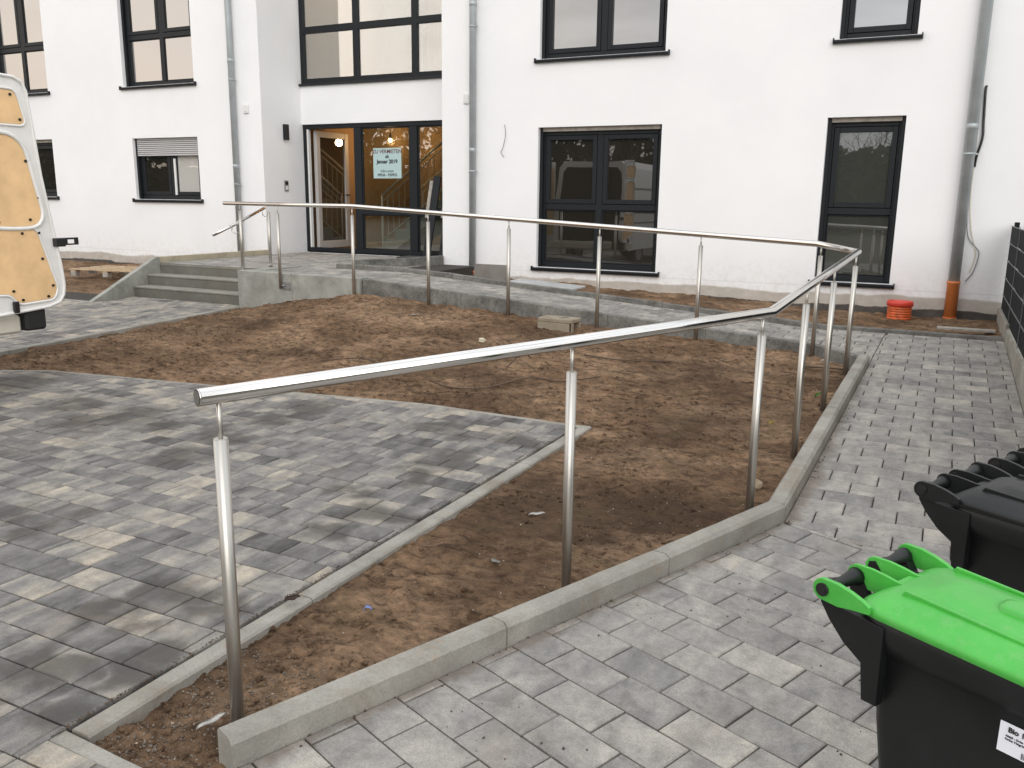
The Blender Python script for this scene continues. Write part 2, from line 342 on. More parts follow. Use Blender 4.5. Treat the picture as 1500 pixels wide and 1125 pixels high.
# ================================================================== mesh helpers
def link(name, me, mat, parent=None, loc=None, smooth=False):
    o = bpy.data.objects.new(name, me); C.objects.link(o)
    if mat is not None:
        for x in (mat if isinstance(mat, (list, tuple)) else [mat]): me.materials.append(x)
    if parent is not None: o.parent = parent
    if loc is not None: o.location = loc
    if smooth:
        for f in me.polygons: f.use_smooth = True
    return o
def obj(name, bm, mat, parent=None, loc=None, smooth=False):
    bm.normal_update(); me = bpy.data.meshes.new(name); bm.to_mesh(me); bm.free(); return link(name, me, mat, parent, loc, smooth)
def raw(name, verts, faces, mat, parent=None, smooth=False, loc=None):
    me = bpy.data.meshes.new(name); me.from_pydata([tuple(v) for v in verts], [], faces); me.update(); return link(name, me, mat, parent, loc, smooth)
def tag(o, label=None, cat=None, group=None, kind=None):
    for k, v in (('label', label), ('category', cat), ('group', group), ('kind', kind)):
        if v: o[k] = v
    return o
def thing(name, label, cat, loc=(0, 0, 0), rotz=0, group=None):
    o = bpy.data.objects.new(name, None); C.objects.link(o); o.location = loc; o.rotation_euler = (0, 0, rotz); o.empty_display_size = .2
    return tag(o, label, cat, group)
def struct(name): 
    o = bpy.data.objects.new(name, None); C.objects.link(o); o['kind'] = 'structure'; o.empty_display_size = .2; return o
def bx(bm, x0, x1, y0, y1, z0, z1, bev=0, Mx=None):
    vs = [bm.verts.new((x, y, z)) for z in (z0, z1) for y in (y0, y1) for x in (x0, x1)]
    fs = [(0, 2, 3, 1), (4, 5, 7, 6), (0, 1, 5, 4), (2, 6, 7, 3), (0, 4, 6, 2), (1, 3, 7, 5)]
    nf = [bm.faces.new([vs[i] for i in f]) for f in fs]
    if bev:
        es = list({e for f in nf for e in f.edges})
        r = bmesh.ops.bevel(bm, geom=es, offset=bev, segments=1, affect='EDGES', profile=.5)
        vs = list({v for f in r['faces'] for v in f.verts})
    if Mx is not None:
        bmesh.ops.transform(bm, matrix=Mx, verts=vs)
    return vs
def box(name, x0, x1, y0, y1, z0, z1, mat, parent=None, bev=0, Mx=None):
    bm = bmesh.new(); bx(bm, x0, x1, y0, y1, z0, z1, bev, Mx); return obj(name, bm, mat, parent)
def tube(bm, pts, r, n=12, cap=True, rs=None):
    pts = [Vector(p) for p in pts]; rings = []; ref = None
    for i, p in enumerate(pts):
        if i == 0: d = pts[1]-pts[0]
        elif i == len(pts)-1: d = pts[-1]-pts[-2]
        else: d = (pts[i+1]-p).normalized()+(p-pts[i-1]).normalized()
        d = d.normalized()
        if ref is None: ref = Vector((0, 0, 1)) if abs(d.z) < .9 else Vector((1, 0, 0))
        a = (ref-d*ref.dot(d)).normalized(); ref = a; b = d.cross(a)
        rr = rs[i] if rs else r
        k = 1.0
        if 0 < i < len(pts)-1:
            c = (pts[i+1]-p).normalized().dot((p-pts[i-1]).normalized()); k = 1/math.sqrt(max(.3, (1+c)/2))
        rings.append([bm.verts.new(p+(a*math.cos(t)+b*math.sin(t))*rr*(k if n > 8 else 1)) for t in [2*PI*j/n for j in range(n)]])
    for A, B in zip(rings, rings[1:]):
        for j in range(n): bm.faces.new((A[j], A[(j+1) % n], B[(j+1) % n], B[j])).smooth = True
    if cap: bm.faces.new(rings[0][::-1]); bm.faces.new(rings[-1])
def tubeo(name, pts, r, mat, parent=None, n=12, cap=True, rs=None):
    bm = bmesh.new(); tube(bm, pts, r, n, cap, rs); bmesh.ops.recalc_face_normals(bm, faces=bm.faces); return obj(name, bm, mat, parent)
def lathe(bm, prof, n=24, c=(0, 0)):
    rings = []
    for r, z in prof: rings.append([bm.verts.new((c[0]+r*math.cos(2*PI*j/n), c[1]+r*math.sin(2*PI*j/n), z)) for j in range(n)])
    for A, B in zip(rings, rings[1:]):
        for j in range(n): bm.faces.new((A[j], A[(j+1) % n], B[(j+1) % n], B[j])).smooth = True
    bm.faces.new(rings[0][::-1]); bm.faces.new(rings[-1])
def prism(bm, pts, axis, a0, a1, bev=0):
    """polygon pts (2D) extruded along axis 'x','y' or 'z' from a0 to a1"""
    def P(p, a): return {'x': (a, p[0], p[1]), 'y': (p[0], a, p[1]), 'z': (p[0], p[1], a)}[axis]
    A = [bm.verts.new(P(p, a0)) for p in pts]; B = [bm.verts.new(P(p, a1)) for p in pts]; n = len(pts)
    fs = [bm.faces.new(A[::-1]), bm.faces.new(B)]
    for i in range(n): fs.append(bm.faces.new((A[i], A[(i+1) % n], B[(i+1) % n], B[i])))
    bmesh.ops.recalc_face_normals(bm, faces=fs)
    if bev: bmesh.ops.bevel(bm, geom=[e for f in fs[:2] for e in f.edges], offset=bev, segments=2, affect='EDGES', profile=.6)
def dup(o, parent=None):
    c = o.copy(); C.objects.link(c); c.parent = parent
    for ch in [x for x in o.children]: dup(ch, c)
    return c

# ================================================================== levels
def zpath(x, y):
    a = max(0, min((y-4.0)*.044, .235))
    if x < -1.0 and y > 8: a = .215+.0675*(-1.0-x)
    return min(a, .575)
KX0 = -1.63; 
# kerb line (path side) A -> B -> C
KA, KB = (-1.615, 1.53), (-.575, 4.20)
def kx(y): return KA[0]+(KB[0]-KA[0])*(y-KA[1])/(KB[1]-KA[1])

# ================================================================== soil
def tps(ctrl):
    P = np.array([(a, b) for a, b, _ in ctrl]); z = np.array([c for *_, c in ctrl]); n = len(P)
    def U(r2): return np.where(r2 > 0, r2*np.log(r2+1e-12), 0)
    K = U(((P[:, None]-P[None])**2).sum(-1))+np.eye(n)*.05
    A = np.zeros((n+3, n+3)); A[:n, :n] = K; A[:n, n] = 1; A[:n, n+1:] = P; A[n, :n] = 1; A[n+1:, :n] = P.T
    s = np.linalg.solve(A, np.concatenate([z, [0, 0, 0]]))
    def f(x, y):
        r = s[n]+s[n+1]*x+s[n+2]*y
        for i in range(n): r = r+s[i]*U((x-P[i, 0])**2+(y-P[i, 1])**2)
        return r
    return f
bedz = tps([(-1.9, 1.6, -.03), (-2.05, 1.75, -.05), (-1.27, 2.9, -.01), (-.73, 4.24, .0), (-.66, 5.4, .03), (-.66, 6.5, .085), (-.66, 7.6, .12), (-1.05, 8.4, .13), (-2.2, 8.4, .19), (-3.3, 8.4, .235), (-4.5, 8.4, .30), (-5.3, 8.4, .345), (-6.25, 8.4, .38), (-7.0, 8.4, .29), (-7.6, 8.4, .2), (-8.3, 8.4, .07),
            (-2.05, 2.5, -.03), (-2.05, 3.5, -.035), (-2.05, 4.5, -.03), (-2.05, 5.3, -.035), (-2.3, 5.55, .0), (-3.5, 5.55, .01), (-5, 5.35, .0), (-7, 5.0, -.01), (-8.3, 4.8, -.05), (-8.3, 6, -.0), (-8.3, 7.2, .04), (-4, 7, .13), (-5, 6.4, .10), (-3, 6.3, .06), (-6.5, 6.8, .11), (-1.5, 6, .05), (-1.4, 4.8, .0), (-1.7, 3.4, -.03), (-2.0, 7.4, .13), (-7.5, 6, .05)])
def bed_height(x, y):
    base = bedz(x, y)
    n = .022*fbm(x, y, 3, 1.5)+.026*fbm(x+5, y*1.8, 4, 4.5, .62)-.024*np.abs(fbm(x, y*1.6+9, 3, 9, .6))+.012+.006*fbm(x, y, 2, 30)
    lump = np.clip(fbm(x*1.0+3, y*1.3+7, 3, 3.2)-.12, 0, 1)
    base = base+n+.05*lump
    x = np.asarray(x, float); y = np.asarray(y, float)
    top = np.where(x > -3.48, 5.46, np.minimum(5.48+(x+3.48)*.155, 4.92+(x+7.1)*.508))
    d = np.maximum(np.maximum(x+2.10, y-top), 0)+np.where((x > -2.25) | (y > top-.14), 0, 9)
    base = np.minimum(base, -.024+.012*fbm(x+1, y+3, 2, 3.1)+.5*d)
    dk = -8.235-x; base = np.minimum(base, np.clip((y-4.6)*.033, 0, .13)-.01+.5*np.abs(dk))
    return base
def damp(X, Y):
    near = np.clip((X+3.2)*.3, 0, .36)*np.clip((8.8-Y)*.4, 0, 1)
    return np.clip((fbm(X+2, Y+40, 5, .9, .62)-.02)*1.1+near*(.75+fbm(X, Y, 3, 1.6)), 0, .8)
def soil_patch(name, x0, x1, y0, y1, res, fz, keep=None):
    xs = np.arange(x0, x1+res*.5, res); ys = np.arange(y0, y1+res*.5, res); X, Y = np.meshgrid(xs, ys)
    Z = fz(X, Y); ny, nx = X.shape
    idx = np.arange(nx*ny).reshape(ny, nx)
    q = np.stack([idx[:-1, :-1], idx[:-1, 1:], idx[1:, 1:], idx[1:, :-1]], -1).reshape(-1, 4)
    if keep is not None:
        cx = (X[:-1, :-1]+res/2).ravel(); cy = (Y[:-1, :-1]+res/2).ravel(); q = q[keep(cx, cy)]
    me = bpy.data.meshes.new(name); me.from_pydata(np.stack([X, Y, Z], -1).reshape(-1, 3).tolist(), [], q.tolist()); me.update()
    # damp = fresh dug earth: darker patches and hollows
    lap = Z-(np.roll(Z, 3, 0)+np.roll(Z, -3, 0)+np.roll(Z, 3, 1)+np.roll(Z, -3, 1))/4
    d = damp(X, Y)
    a = me.attributes.new('damp', 'FLOAT', 'POINT'); a.data.foreach_set('value', d.ravel().astype(np.float32))
    o = link(name, me, M['soil'], smooth=True); o['kind'] = 'structure'; return o
def in_field(x, y):
    top = np.where(x > -3.48, 5.43, np.minimum(5.45+(x+3.48)*.155, 4.885+(x+7.1)*.508))
    return (x < -2.14) & (y < top-.0) & (y > 1.50)
def bed_keep(x, y):
    left = np.where(y > 4.15, -.62, KA[0]+(KB[0]-KA[0])*(y-KA[1])/(KB[1]-KA[1])-.04)
    ok = (x < left) & (y < 8.53) & (x > -8.32) & (y > 1.3) & (x < 5)
    ok &= ~in_field(x, y)
    ok &= ~((x > -1.12) & (y > 7.95+(-.60-x)*1.1+.03))
    return ok
soil_bed = soil_patch('garden_bed_soil', -8.4, -.5, 1.28, 8.56, .02, bed_height, bed_keep)
def strip_h(x, y):
    b = .21+np.clip((-1.0-x), 0, 6)*.036
    b = b+.03*np.clip((y-9.9)/1.4, 0, 1)
    return b+.05*fbm(x, y, 4, 1.7)+.022*fbm(x, y, 4, 6, .6)+.008*fbm(x, y, 2, 22)
soil_patch('wall_strip_soil', -6.9, .62, 9.72, 11.45, .03, strip_h)
def left_h(x, y):
    b = .09+(y-8.3)*.058
    b = b+np.clip((-12.5-x), 0, 4)*.0
    return b+.05*fbm(x, y, 4, .9)+.03*fbm(x, y, 4, 4, .6)
soil_patch('side_yard_soil', -24, -10.44, 8.35, 11.45, .05, left_h)

# far ground
gb = bmesh.new()
vs = [gb.verts.new(v) for v in ((-200, -200, -.16), (200, -200, -.16), (200, 200, -.16), (-200, 200, -.16))]; gb.faces.new(vs)
g = obj('ground', gb, simple('distant_ground', (.09, .085, .06), .95, nscale=.4, namp=.4)); g['kind'] = 'structure'

# ================================================================== paving
def clip(poly, conv):
    """Sutherland-Hodgman; conv is CCW"""
    res = poly
    n = len(conv)
    for i in range(n):
        a = conv[i]; b = conv[(i+1) % n]; inp = res; res = []
        def side(p): return (b[0]-a[0])*(p[1]-a[1])-(b[1]-a[1])*(p[0]-a[0])
        for j in range(len(inp)):
            p, q = inp[j], inp[(j+1) % len(inp)]; sp_, sq = side(p), side(q)
            if sp_ >= 0: res.append(p)
            if (sp_ >= 0) != (sq >= 0):
                t = sp_/(sp_-sq); res.append((p[0]+(q[0]-p[0])*t, p[1]+(q[1]-p[1])*t))
        if len(res) < 3: return []
    out_ = []
    for p in res:
        if not out_ or math.hypot(p[0]-out_[-1][0], p[1]-out_[-1][1]) > .004: out_.append(p)
    if len(out_) > 2 and math.hypot(out_[0][0]-out_[-1][0], out_[0][1]-out_[-1][1]) < .004: out_.pop()
    return out_ if len(out_) > 2 else []
def area(p): return .5*sum(p[i][0]*p[(i+1) % len(p)][1]-p[(i+1) % len(p)][0]*p[i][1] for i in range(len(p)))
def inset(poly, d):
    n = len(poly); L = []
    for i in range(n):
        a = Vector(poly[i]); b = Vector(poly[(i+1) % n]); t = (b-a).normalized(); nn = Vector((-t.y, t.x)); L.append((a+nn*d, t))
    o = []
    for i in range(n):
        p, t = L[i-1]; q, s = L[i]; den = t.x*s.y-t.y*s.x
        if abs(den) < 1e-4: o.append((q.x, q.y)); continue
        k = ((q.x-p.x)*s.y-(q.y-p.y)*s.x)/den; o.append((p.x+t.x*k, p.y+t.y*k))
    return o
def paver_geo(poly, zf, dz, tilt):
    cx = sum(p[0] for p in poly)/len(poly); cy = sum(p[1] for p in poly)/len(poly)
    A = inset(poly, .0031); B = inset(poly, .0078)
    if area(B) < .0004: return None
    def zz(p, d): return zf(p[0], p[1])+dz+tilt[0]*(p[0]-cx)+tilt[1]*(p[1]-cy)+d
    n = len(poly)
    V = [(p[0], p[1], zz(p, 0)) for p in B]+[(p[0], p[1], zz(p, -.0042)) for p in A]+[(p[0], p[1], zz(p, -.045)) for p in A]
    F = [list(range(n))]
    for i in range(n):
        j = (i+1) % n
        F.append([n+i, n+j, j, i]); F.append([2*n+i, 2*n+j, n+j, n+i])
    return V, F
def tint(me, cols, counts):
    a = me.color_attributes.new('tint', 'FLOAT_COLOR', 'POINT')
    arr = np.concatenate([np.tile(np.array([*c, 1.0], np.float32), (k, 1)) for c, k in zip(cols, counts)])
    a.data.foreach_set('color', arr.ravel())
def pave(parent, polys, org, ang, row, lens, zf, mat, cap, bias=0.0, spread=.5, light=.12):
    ca, sa = math.cos(ang), math.sin(ang)
    def L2W(u, v): return (org[0]+u*ca-v*sa, org[1]+u*sa+v*ca)
    allp = [p for P in polys for p in P]
    us = [(x-org[0])*ca+(y-org[1])*sa for x, y in allp]; vs_ = [-(x-org[0])*sa+(y-org[1])*ca for x, y in allp]
    r0, r1 = math.floor(min(vs_)/row)-1, math.ceil(max(vs_)/row)+1
    items = []
    for r in range(r0, r1):
        rr = random.Random(r*7+3)
        u = min(us)-rr.random()*.25-.1 if len(lens) > 1 else math.floor(min(us)/lens[0])*lens[0]-lens[0]*(1+.5*(r % 2))+rr.uniform(-.004, .004)
        while u < max(us)+.1:
            l = rr.choice(lens); q = [L2W(u, r*row), L2W(u+l, r*row), L2W(u+l, (r+1)*row), L2W(u, (r+1)*row)]; u += l
            for P in polys:
                c = clip(q, P)
                if c and area(c) > .0012: items.append(c)
    scored = []
    for c in items:
        cx = sum(p[0] for p in c)/len(c); cy = sum(p[1] for p in c)/len(c)
        d = Vector((cx, cy, zf(cx, cy)-CAMZ)); dep = d.dot(_f)
        inv = dep < .3
        if not inv:
            px = d.dot(_r)/dep*1255; py = d.dot(_u)/dep*1255
            inv = abs(px) > 800 or abs(py) > 620
        s = 0 if inv else area(c)/dep**3
        t = random.random()
        tone = min(1, max(0, .5+bias+random.gauss(0, 1)*spread*.42))
        if random.random() < light: tone = min(1, tone+.5)
        colr = (tone, random.random(), random.random())
        g_ = paver_geo(c, zf, random.uniform(-.0018, .0018), (random.uniform(-.011, .011), random.uniform(-.011, .011)))
        if g_: scored.append((s, g_, colr))
    scored.sort(key=lambda t: -t[0])
    for s, (V, F), col in scored[:cap]:
        if s <= 0: break
        o = raw('paver', V, F, mat, parent); tint(o.data, [col], [len(V)])
    rest = [x for x in scored[cap:]]+[x for x in scored[:cap] if x[0] <= 0]
    if rest:
        V, F, cs, ks = [], [], [], []
        for s, (v, f), col in rest:
            k = len(V); V += v; F += [[i+k for i in ff] for ff in f]; cs.append(col); ks.append(len(v))
        o = raw('paver_field', V, F, mat, parent); tint(o.data, cs, ks); o['kind'] = 'stuff'
def bed_sheet(name, polys, zf, parent, mat='joint', d=-.016):
    V, F = [], []
    for P in polys:
        k = len(V); V += [(x, y, zf(x, y)+d) for x, y in P]; F.append(list(range(k, k+len(P))))
    return raw(name, V, F, M[mat], parent)
z0 = lambda x, y: 0.0
# driveway (left field)
dw = struct('driveway_paving')
dpoly = [[(-2.185, -2.0), (-2.185, 5.405), (-3.48, 5.43), (-7.1, 4.87), (-9.6, 3.6), (-9.6, -2.0)]]
front = [[(-2.185, -2), (-1.72, 1.385), (-2.185, 1.385)]]
dtop = dpoly[0]
polyA = [p for p in dtop][::-1] if area(dtop) < 0 else dtop
front = [f if area(f) > 0 else f[::-1] for f in front]
pave(dw, [polyA]+front, (-2.185, 1.453), 0, .1595, [.152, .2, .2, .245], z0, M['field'], 300, 0, .55, .13)
bed_sheet('joint_sand', [polyA]+front, z0, dw)
# ramp path near (rotated bond), upper path and ramp
pw = struct('ramp_path_paving')
kdir = Vector((KB[0]-KA[0], KB[1]-KA[1])).normalized(); sdir = Vector((kdir.y, -kdir.x))
a1 = math.atan2(sdir.y, sdir.x)
seamR = (KB[0]+sdir.x*3.2, KB[1]+sdir.y*3.2)
near = [(KA[0]-kdir.x*3.4, KA[1]-kdir.y*3.4), (KA[0]-kdir.x*3.4+3.6, -1.6), (seamR[0]+.3, -1.6), seamR, KB]
near = near if area(near) > 0 else near[::-1]
pave(pw, [near], (-1.258, 2.33), a1, .1635, [.247], zpath, M['path'], 190, .05, .42, .03)
upA = [KB, seamR, (seamR[0], 4.2), (.60, 4.2)]
up = [(KB[0]+.01, 4.2), (KB[0], KB[1]), seamR, (2.4, 4.2), (.60, 4.2), (.60, 9.68), (-.5, 9.68), (-.5, 8.2)]
tri = [KB, seamR, (seamR[0], 4.2)]
tri = tri if area(tri) > 0 else tri[::-1]
tri2 = [KB, (seamR[0], seamR[1]), (seamR[0], 5.0), (.60, 5.0), (-.56, 5.0)]
bodyP = [(-.575, 4.2), seamR, (2.375, 5.07), (.61, 5.07), (.61, 9.68), (-.5, 9.68), (-.5, 8.1)]
cv1 = [(-.575, 4.2), seamR, (2.375, 5.0675), (-.557, 5.0675)]
cv2 = [(-.557, 5.0675), (.61, 5.0675), (.61, 9.68), (-.469, 9.68)]
cv3 = [(-.500, 8.05), (-.469, 9.68), (-1.0, 9.68), (-1.0, 8.58)]
cvs = [c if area(c) > 0 else c[::-1] for c in (cv1, cv2, cv3)]
pave(pw, cvs, (-.575, 5.0675-.1655*6), 0, .1655, [.247], zpath, M['path'], 260, .12, .5, .05)
cv4 = [(-1.0, 8.585), (-1.0, 9.68), (-6.3, 9.68), (-6.3, 8.585)]
cv4 = cv4 if area(cv4) > 0 else cv4[::-1]
rp = struct('upper_ramp_paving')
pave(rp, [cv4], (-1.0, 8.60), 0, .1655, [.247], zpath, M['path'], 240, .02, .5, .05)
bed_sheet('joint_sand', [near], lambda x, y: 0, pw)
V = []; F = []
for i in range(20):
    ya, yb = 3.0+i*.3374, 3.0+(i+1)*.3374; k = len(V)
    V += [(-.57, ya, zpath(0, ya)-.016), (2.3, ya, zpath(0, ya)-.016), (2.3, yb, zpath(0, yb)-.016), (-.57, yb, zpath(0, yb)-.016)]; F.append([k, k+1, k+2, k+3])
raw('joint_sand', V, F, M['joint'], pw)
raw('joint_sand', [(x, y, min(.575, .215+.0675*(-1-x) if x < -1 else .215)-.018) for x in (-.5, -1.0, -6.3) for y in (8.5, 9.7)], [[0, 1, 3, 2], [2, 3, 5, 4]], M['joint'], rp)
# landing
PZ = .58
lp = struct('landing_paving')
cv5 = [(-6.3, 8.66), (-6.3, 9.68), (-6.9, 9.68), (-6.9, 12.5), (-10.36, 12.5), (-10.36, 8.66)]
c5a = [(-6.303, 8.68), (-6.303, 9.7), (-6.95, 9.7), (-6.95, 8.68)]; c5b = [(-6.95, 8.68), (-6.95, 12.34), (-8.3, 12.34), (-8.3, 8.68)]; c5c = [(-8.3, 9.06), (-8.3, 12.34), (-10.34, 12.34), (-10.34, 9.06)]
c5 = [c if area(c) > 0 else c[::-1] for c in (c5a, c5b, c5c)]
pave(lp, c5, (-10.34, 9.06), 0, .1655, [.247], lambda x, y: PZ, M['path'], 200, .02, .5, .06)
box('landing_base', -10.36, -6.3, 9.1, 12.38, .0, PZ-.016, M['joint'], lp); box('landing_base', -8.25, -6.3, 8.64, 9.1, .0, PZ-.016, M['joint'], lp)
# entrance walk (lower left)
ew = struct('entrance_walk_paving')
zw = lambda x, y: max(0, min(.13, (y-4.6)*.033))
e1 = [(-8.32, 4.2), (-8.32, 8.56), (-10.42, 8.56), (-10.42, 4.2)]; e2 = [(-10.42, 4.2), (-10.42, 7.9), (-16, 7.9), (-16, 4.2)]
es_ = [c if area(c) > 0 else c[::-1] for c in (e1, e2)]
pave(ew, es_, (-8.32, 4.2), 0, .1655, [.2, .247, .165], zw, M['field'], 260, .12, .5, .16)
raw('joint_sand', [(x, y, zw(x, y)-.016) for y in (4.2, 4.6, 8.54, 8.56) for x in (-16, -8.32)], [[0, 1, 3, 2], [2, 3, 5, 4], [4, 5, 7, 6]], M['joint'], ew)
struct_base = box('entrance_walk_base', -16, -8.33, 4.2, 8.6, -.2, -.02, M['joint'], ew)

# ================================================================== kerbs
def kerb(parent, pts, width, ztop, zbot, mat, length=1.0, chf=.012, start=0.0, closed=False, name='kerb_stone'):
    """pts = path-side line; the stone lies to the left of the direction of travel"""
    P = [Vector(p) for p in pts]; n = len(P); off = []
    for i in range(n):
        if i == 0: t = (P[1]-P[0]).normalized(); nn = Vector((-t.y, t.x)); off.append(nn*width)
        elif i == n-1: t = (P[-1]-P[-2]).normalized(); nn = Vector((-t.y, t.x)); off.append(nn*width)
        else:
            t1 = (P[i]-P[i-1]).normalized(); t2 = (P[i+1]-P[i]).normalized(); n1 = Vector((-t1.y, t1.x)); n2 = Vector((-t2.y, t2.x)); m_ = (n1+n2).normalized(); off.append(m_*width/max(.3, m_.dot(n1)))
    for i in range(n-1):
        L = (P[i+1]-P[i]).length; k = max(1, round((L-start)/length)) if i == 0 and start else max(1, round(L/length))
        cuts = [j/k for j in range(k+1)]
        if i == 0 and start: cuts = [0]+[(start+(L-start)*j/k)/L for j in range(k+1)]
        for a, b in zip(cuts, cuts[1:]):
            g_ = .0026/L
            a_ = a+g_ ; b_ = b-g_
            ins = [P[i].lerp(P[i+1], t) for t in (a_, b_)]; ous = [(P[i]+off[i]).lerp(P[i+1]+off[i+1], t) for t in (a_, b_)]
            jz = random.uniform(-.002, .002)
            V = []
            for q, o_ in zip(ins, ous):
                d = (o_-q).normalized(); zt = ztop(q.x, q.y)+jz; zb = zbot(q.x, q.y)
                V += [(q.x, q.y, zb), (q.x, q.y, zt-chf), (q.x+d.x*chf, q.y+d.y*chf, zt), (o_.x-d.x*chf*.7, o_.y-d.y*chf*.7, zt), (o_.x, o_.y, zt-chf*.7), (o_.x, o_.y, zb)]
            F = [[0, 1, 2, 3, 4, 5], [11, 10, 9, 8, 7, 6]]+[[j, 6+j, 6+(j+1) % 6, (j+1) % 6] for j in range(6)]
            o = raw(name, V, F, mat, parent)
            bm = bmesh.new(); bm.from_mesh(o.data); bmesh.ops.recalc_face_normals(bm, faces=bm.faces)
            # subdivide lengthways and roughen a little so the arrises are not ruler-straight
            es = [e for e in bm.edges if (e.verts[0].co-e.verts[1].co).length > .35]
            bmesh.ops.subdivide_edges(bm, edges=es, cuts=7, use_grid_fill=True)
            for v in bm.verts:
                h = perlin(v.co.x*9, v.co.y*9+v.co.z*13); v.co.z += .0028*float(h) if v.co.z > zb+.05 else 0
                v.co.x += .002*float(perlin(v.co.y*11, v.co.z*17)); 
            bm.to_mesh(o.data); bm.free()
k1 = struct('path_kerb')
kerb(k1, [KA, KB, (-.50, 8.02)], .09, lambda x, y: zpath(0, y)+.088, lambda x, y: zpath(0, y)-.16, M['kerb'], 1.0, .016, .47+.55)
k2 = struct('ramp_kerb')
kerb(k2, [(-.50, 8.05), (-.985, 8.58), (-6.28, 8.58)], .08, lambda x, y: zpath(min(x, -1.0), 9)+(.022 if x < -1 else .012), lambda x, y: -.15, M['kerbdark'], 1.0, .007)
k3 = struct('wall_side_kerb')
kerb(k3, [(-7.6, 9.68), (-1.0, 9.68), (.60, 9.68)], .075, lambda x, y: (zpath(x, 9) if x > -6.3 else PZ)+.055+(.01 if x < -5 else 0), lambda x, y: zpath(x, 9)-.14, M['kerbdark'], 1.0, .008)
k4 = struct('driveway_kerb')
kerb(k4, [(-2.18, 1.452), (-2.18, 5.47)][::1], .078, lambda x, y: -.003, lambda x, y: -.2, M['kerb'], 1.0, .008)
for o in list(k4.children):   # stones lie on the bed side of the line
    for v in o.data.vertices: v.co.x += .083
kerb(k4, [(-3.48, 5.435), (-2.11, 5.41)][::1], .05, lambda x, y: -.004, lambda x, y: -.2, M['kerb'], 1.0, .006)
kerb(k4, [(-7.1, 4.875), (-3.48, 5.435)], .05, lambda x, y: -.004, lambda x, y: -.2, M['kerb'], 1.0, .006)
kerb(k4, [(-9.6, 3.6), (-7.1, 4.875)], .05, lambda x, y: -.004, lambda x, y: -.2, M['kerb'], 1.0, .006)
kerb(k4, [(-2.19, 1.385), (-1.66, 1.36)], .062, lambda x, y: -.006, lambda x, y: -.2, M['kerb'], 1.0, .008)
k5 = struct('entrance_walk_kerb')
kerb(k5, [(-8.235, 4.2), (-8.235, 8.5)], .08, lambda x, y: zw(x, y)+.004, lambda x, y: -.2, M['kerb'], 1.0, .008)
kerb(k5, [(-10.47, 7.9), (-16, 7.9)][::-1], .06, lambda x, y: zw(x, y)+.004, lambda x, y: -.2, M['kerb'], 1.0, .008)
k6 = struct('landing_edging')
kerb(k6, [(-10.36, 9.05), (-10.36, 11.38)], .06, lambda x, y: PZ+.085, lambda x, y: .1, M['tanblock'], .4, .006, name='edging_block')
k7 = struct('fence_kerb')
kerb(k7, [(.67, 3.0), (.67, 9.69)], .06, lambda x, y: .36, lambda x, y: -.1, M['kerb'], 1.0, .008)
kerb(k7, [(.67, 9.69), (.67, 11.38)], .06, lambda x, y: .40, lambda x, y: -.1, M['kerb'], 1.0, .008)
# ================================================================== steps, cheek and retaining wall
st = thing('concrete_steps', 'three grey concrete entrance steps with a sloping cheek on the left', 'steps', (-9.3, 8.6, .1))
def stp(name, x0, x1, y0, y1, z0_, z1_, mat):
    o = box(name, x0, x1, y0, y1, z0_, z1_, mat, None, .007); o.parent = st; o.matrix_parent_inverse = Matrix.Translation(st.location).inverted(); return o
for i in range(3):
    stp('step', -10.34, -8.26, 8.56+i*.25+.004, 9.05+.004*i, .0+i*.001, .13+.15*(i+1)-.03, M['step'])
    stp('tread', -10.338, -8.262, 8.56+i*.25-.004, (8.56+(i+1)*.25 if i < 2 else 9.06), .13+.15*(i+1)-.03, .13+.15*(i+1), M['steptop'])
bm = bmesh.new(); prism(bm, [(8.22, .02), (9.06, .02), (9.06, .66), (9.0, .665), (8.22, .285)], 'x', -10.43, -10.345, .004)
o = obj('cheek', bm, M['wallcon'], st); o.matrix_parent_inverse = Matrix.Translation(st.location).inverted()
bm = bmesh.new(); prism(bm, [(7.86, .02), (8.215, .02), (8.215, .28), (7.86, .115)], 'x', -10.428, -10.347, .004)
o = obj('cheek', bm, M['wallcon'], st); o.matrix_parent_inverse = Matrix.Translation(st.location).inverted()
rw = thing('retaining_wall', 'pale cast concrete wall beside the steps, carrying the bracketed post', 'wall', (-7.3, 8.5, 0))
for a, b, t0, t1 in ((-8.25, -7.345, .605, .60), (-7.34, -6.30, .60, .595)):
    bm = bmesh.new(); prism(bm, [(a, -.1), (b, -.1), (b, t1), (a, t0)], 'y', 8.455, 8.66, .006)
    o = obj('wall_panel', bm, M['wallcon'], rw); o.matrix_parent_inverse = Matrix.Translation(rw.location).inverted()
bm = bmesh.new(); bx(bm, -8.25, -8.15, 8.665, 9.6, .0, .598, .005); o = obj('side_panel', bm, M['wallcon'], rw); o.matrix_parent_inverse = Matrix.Translation(rw.location).inverted()

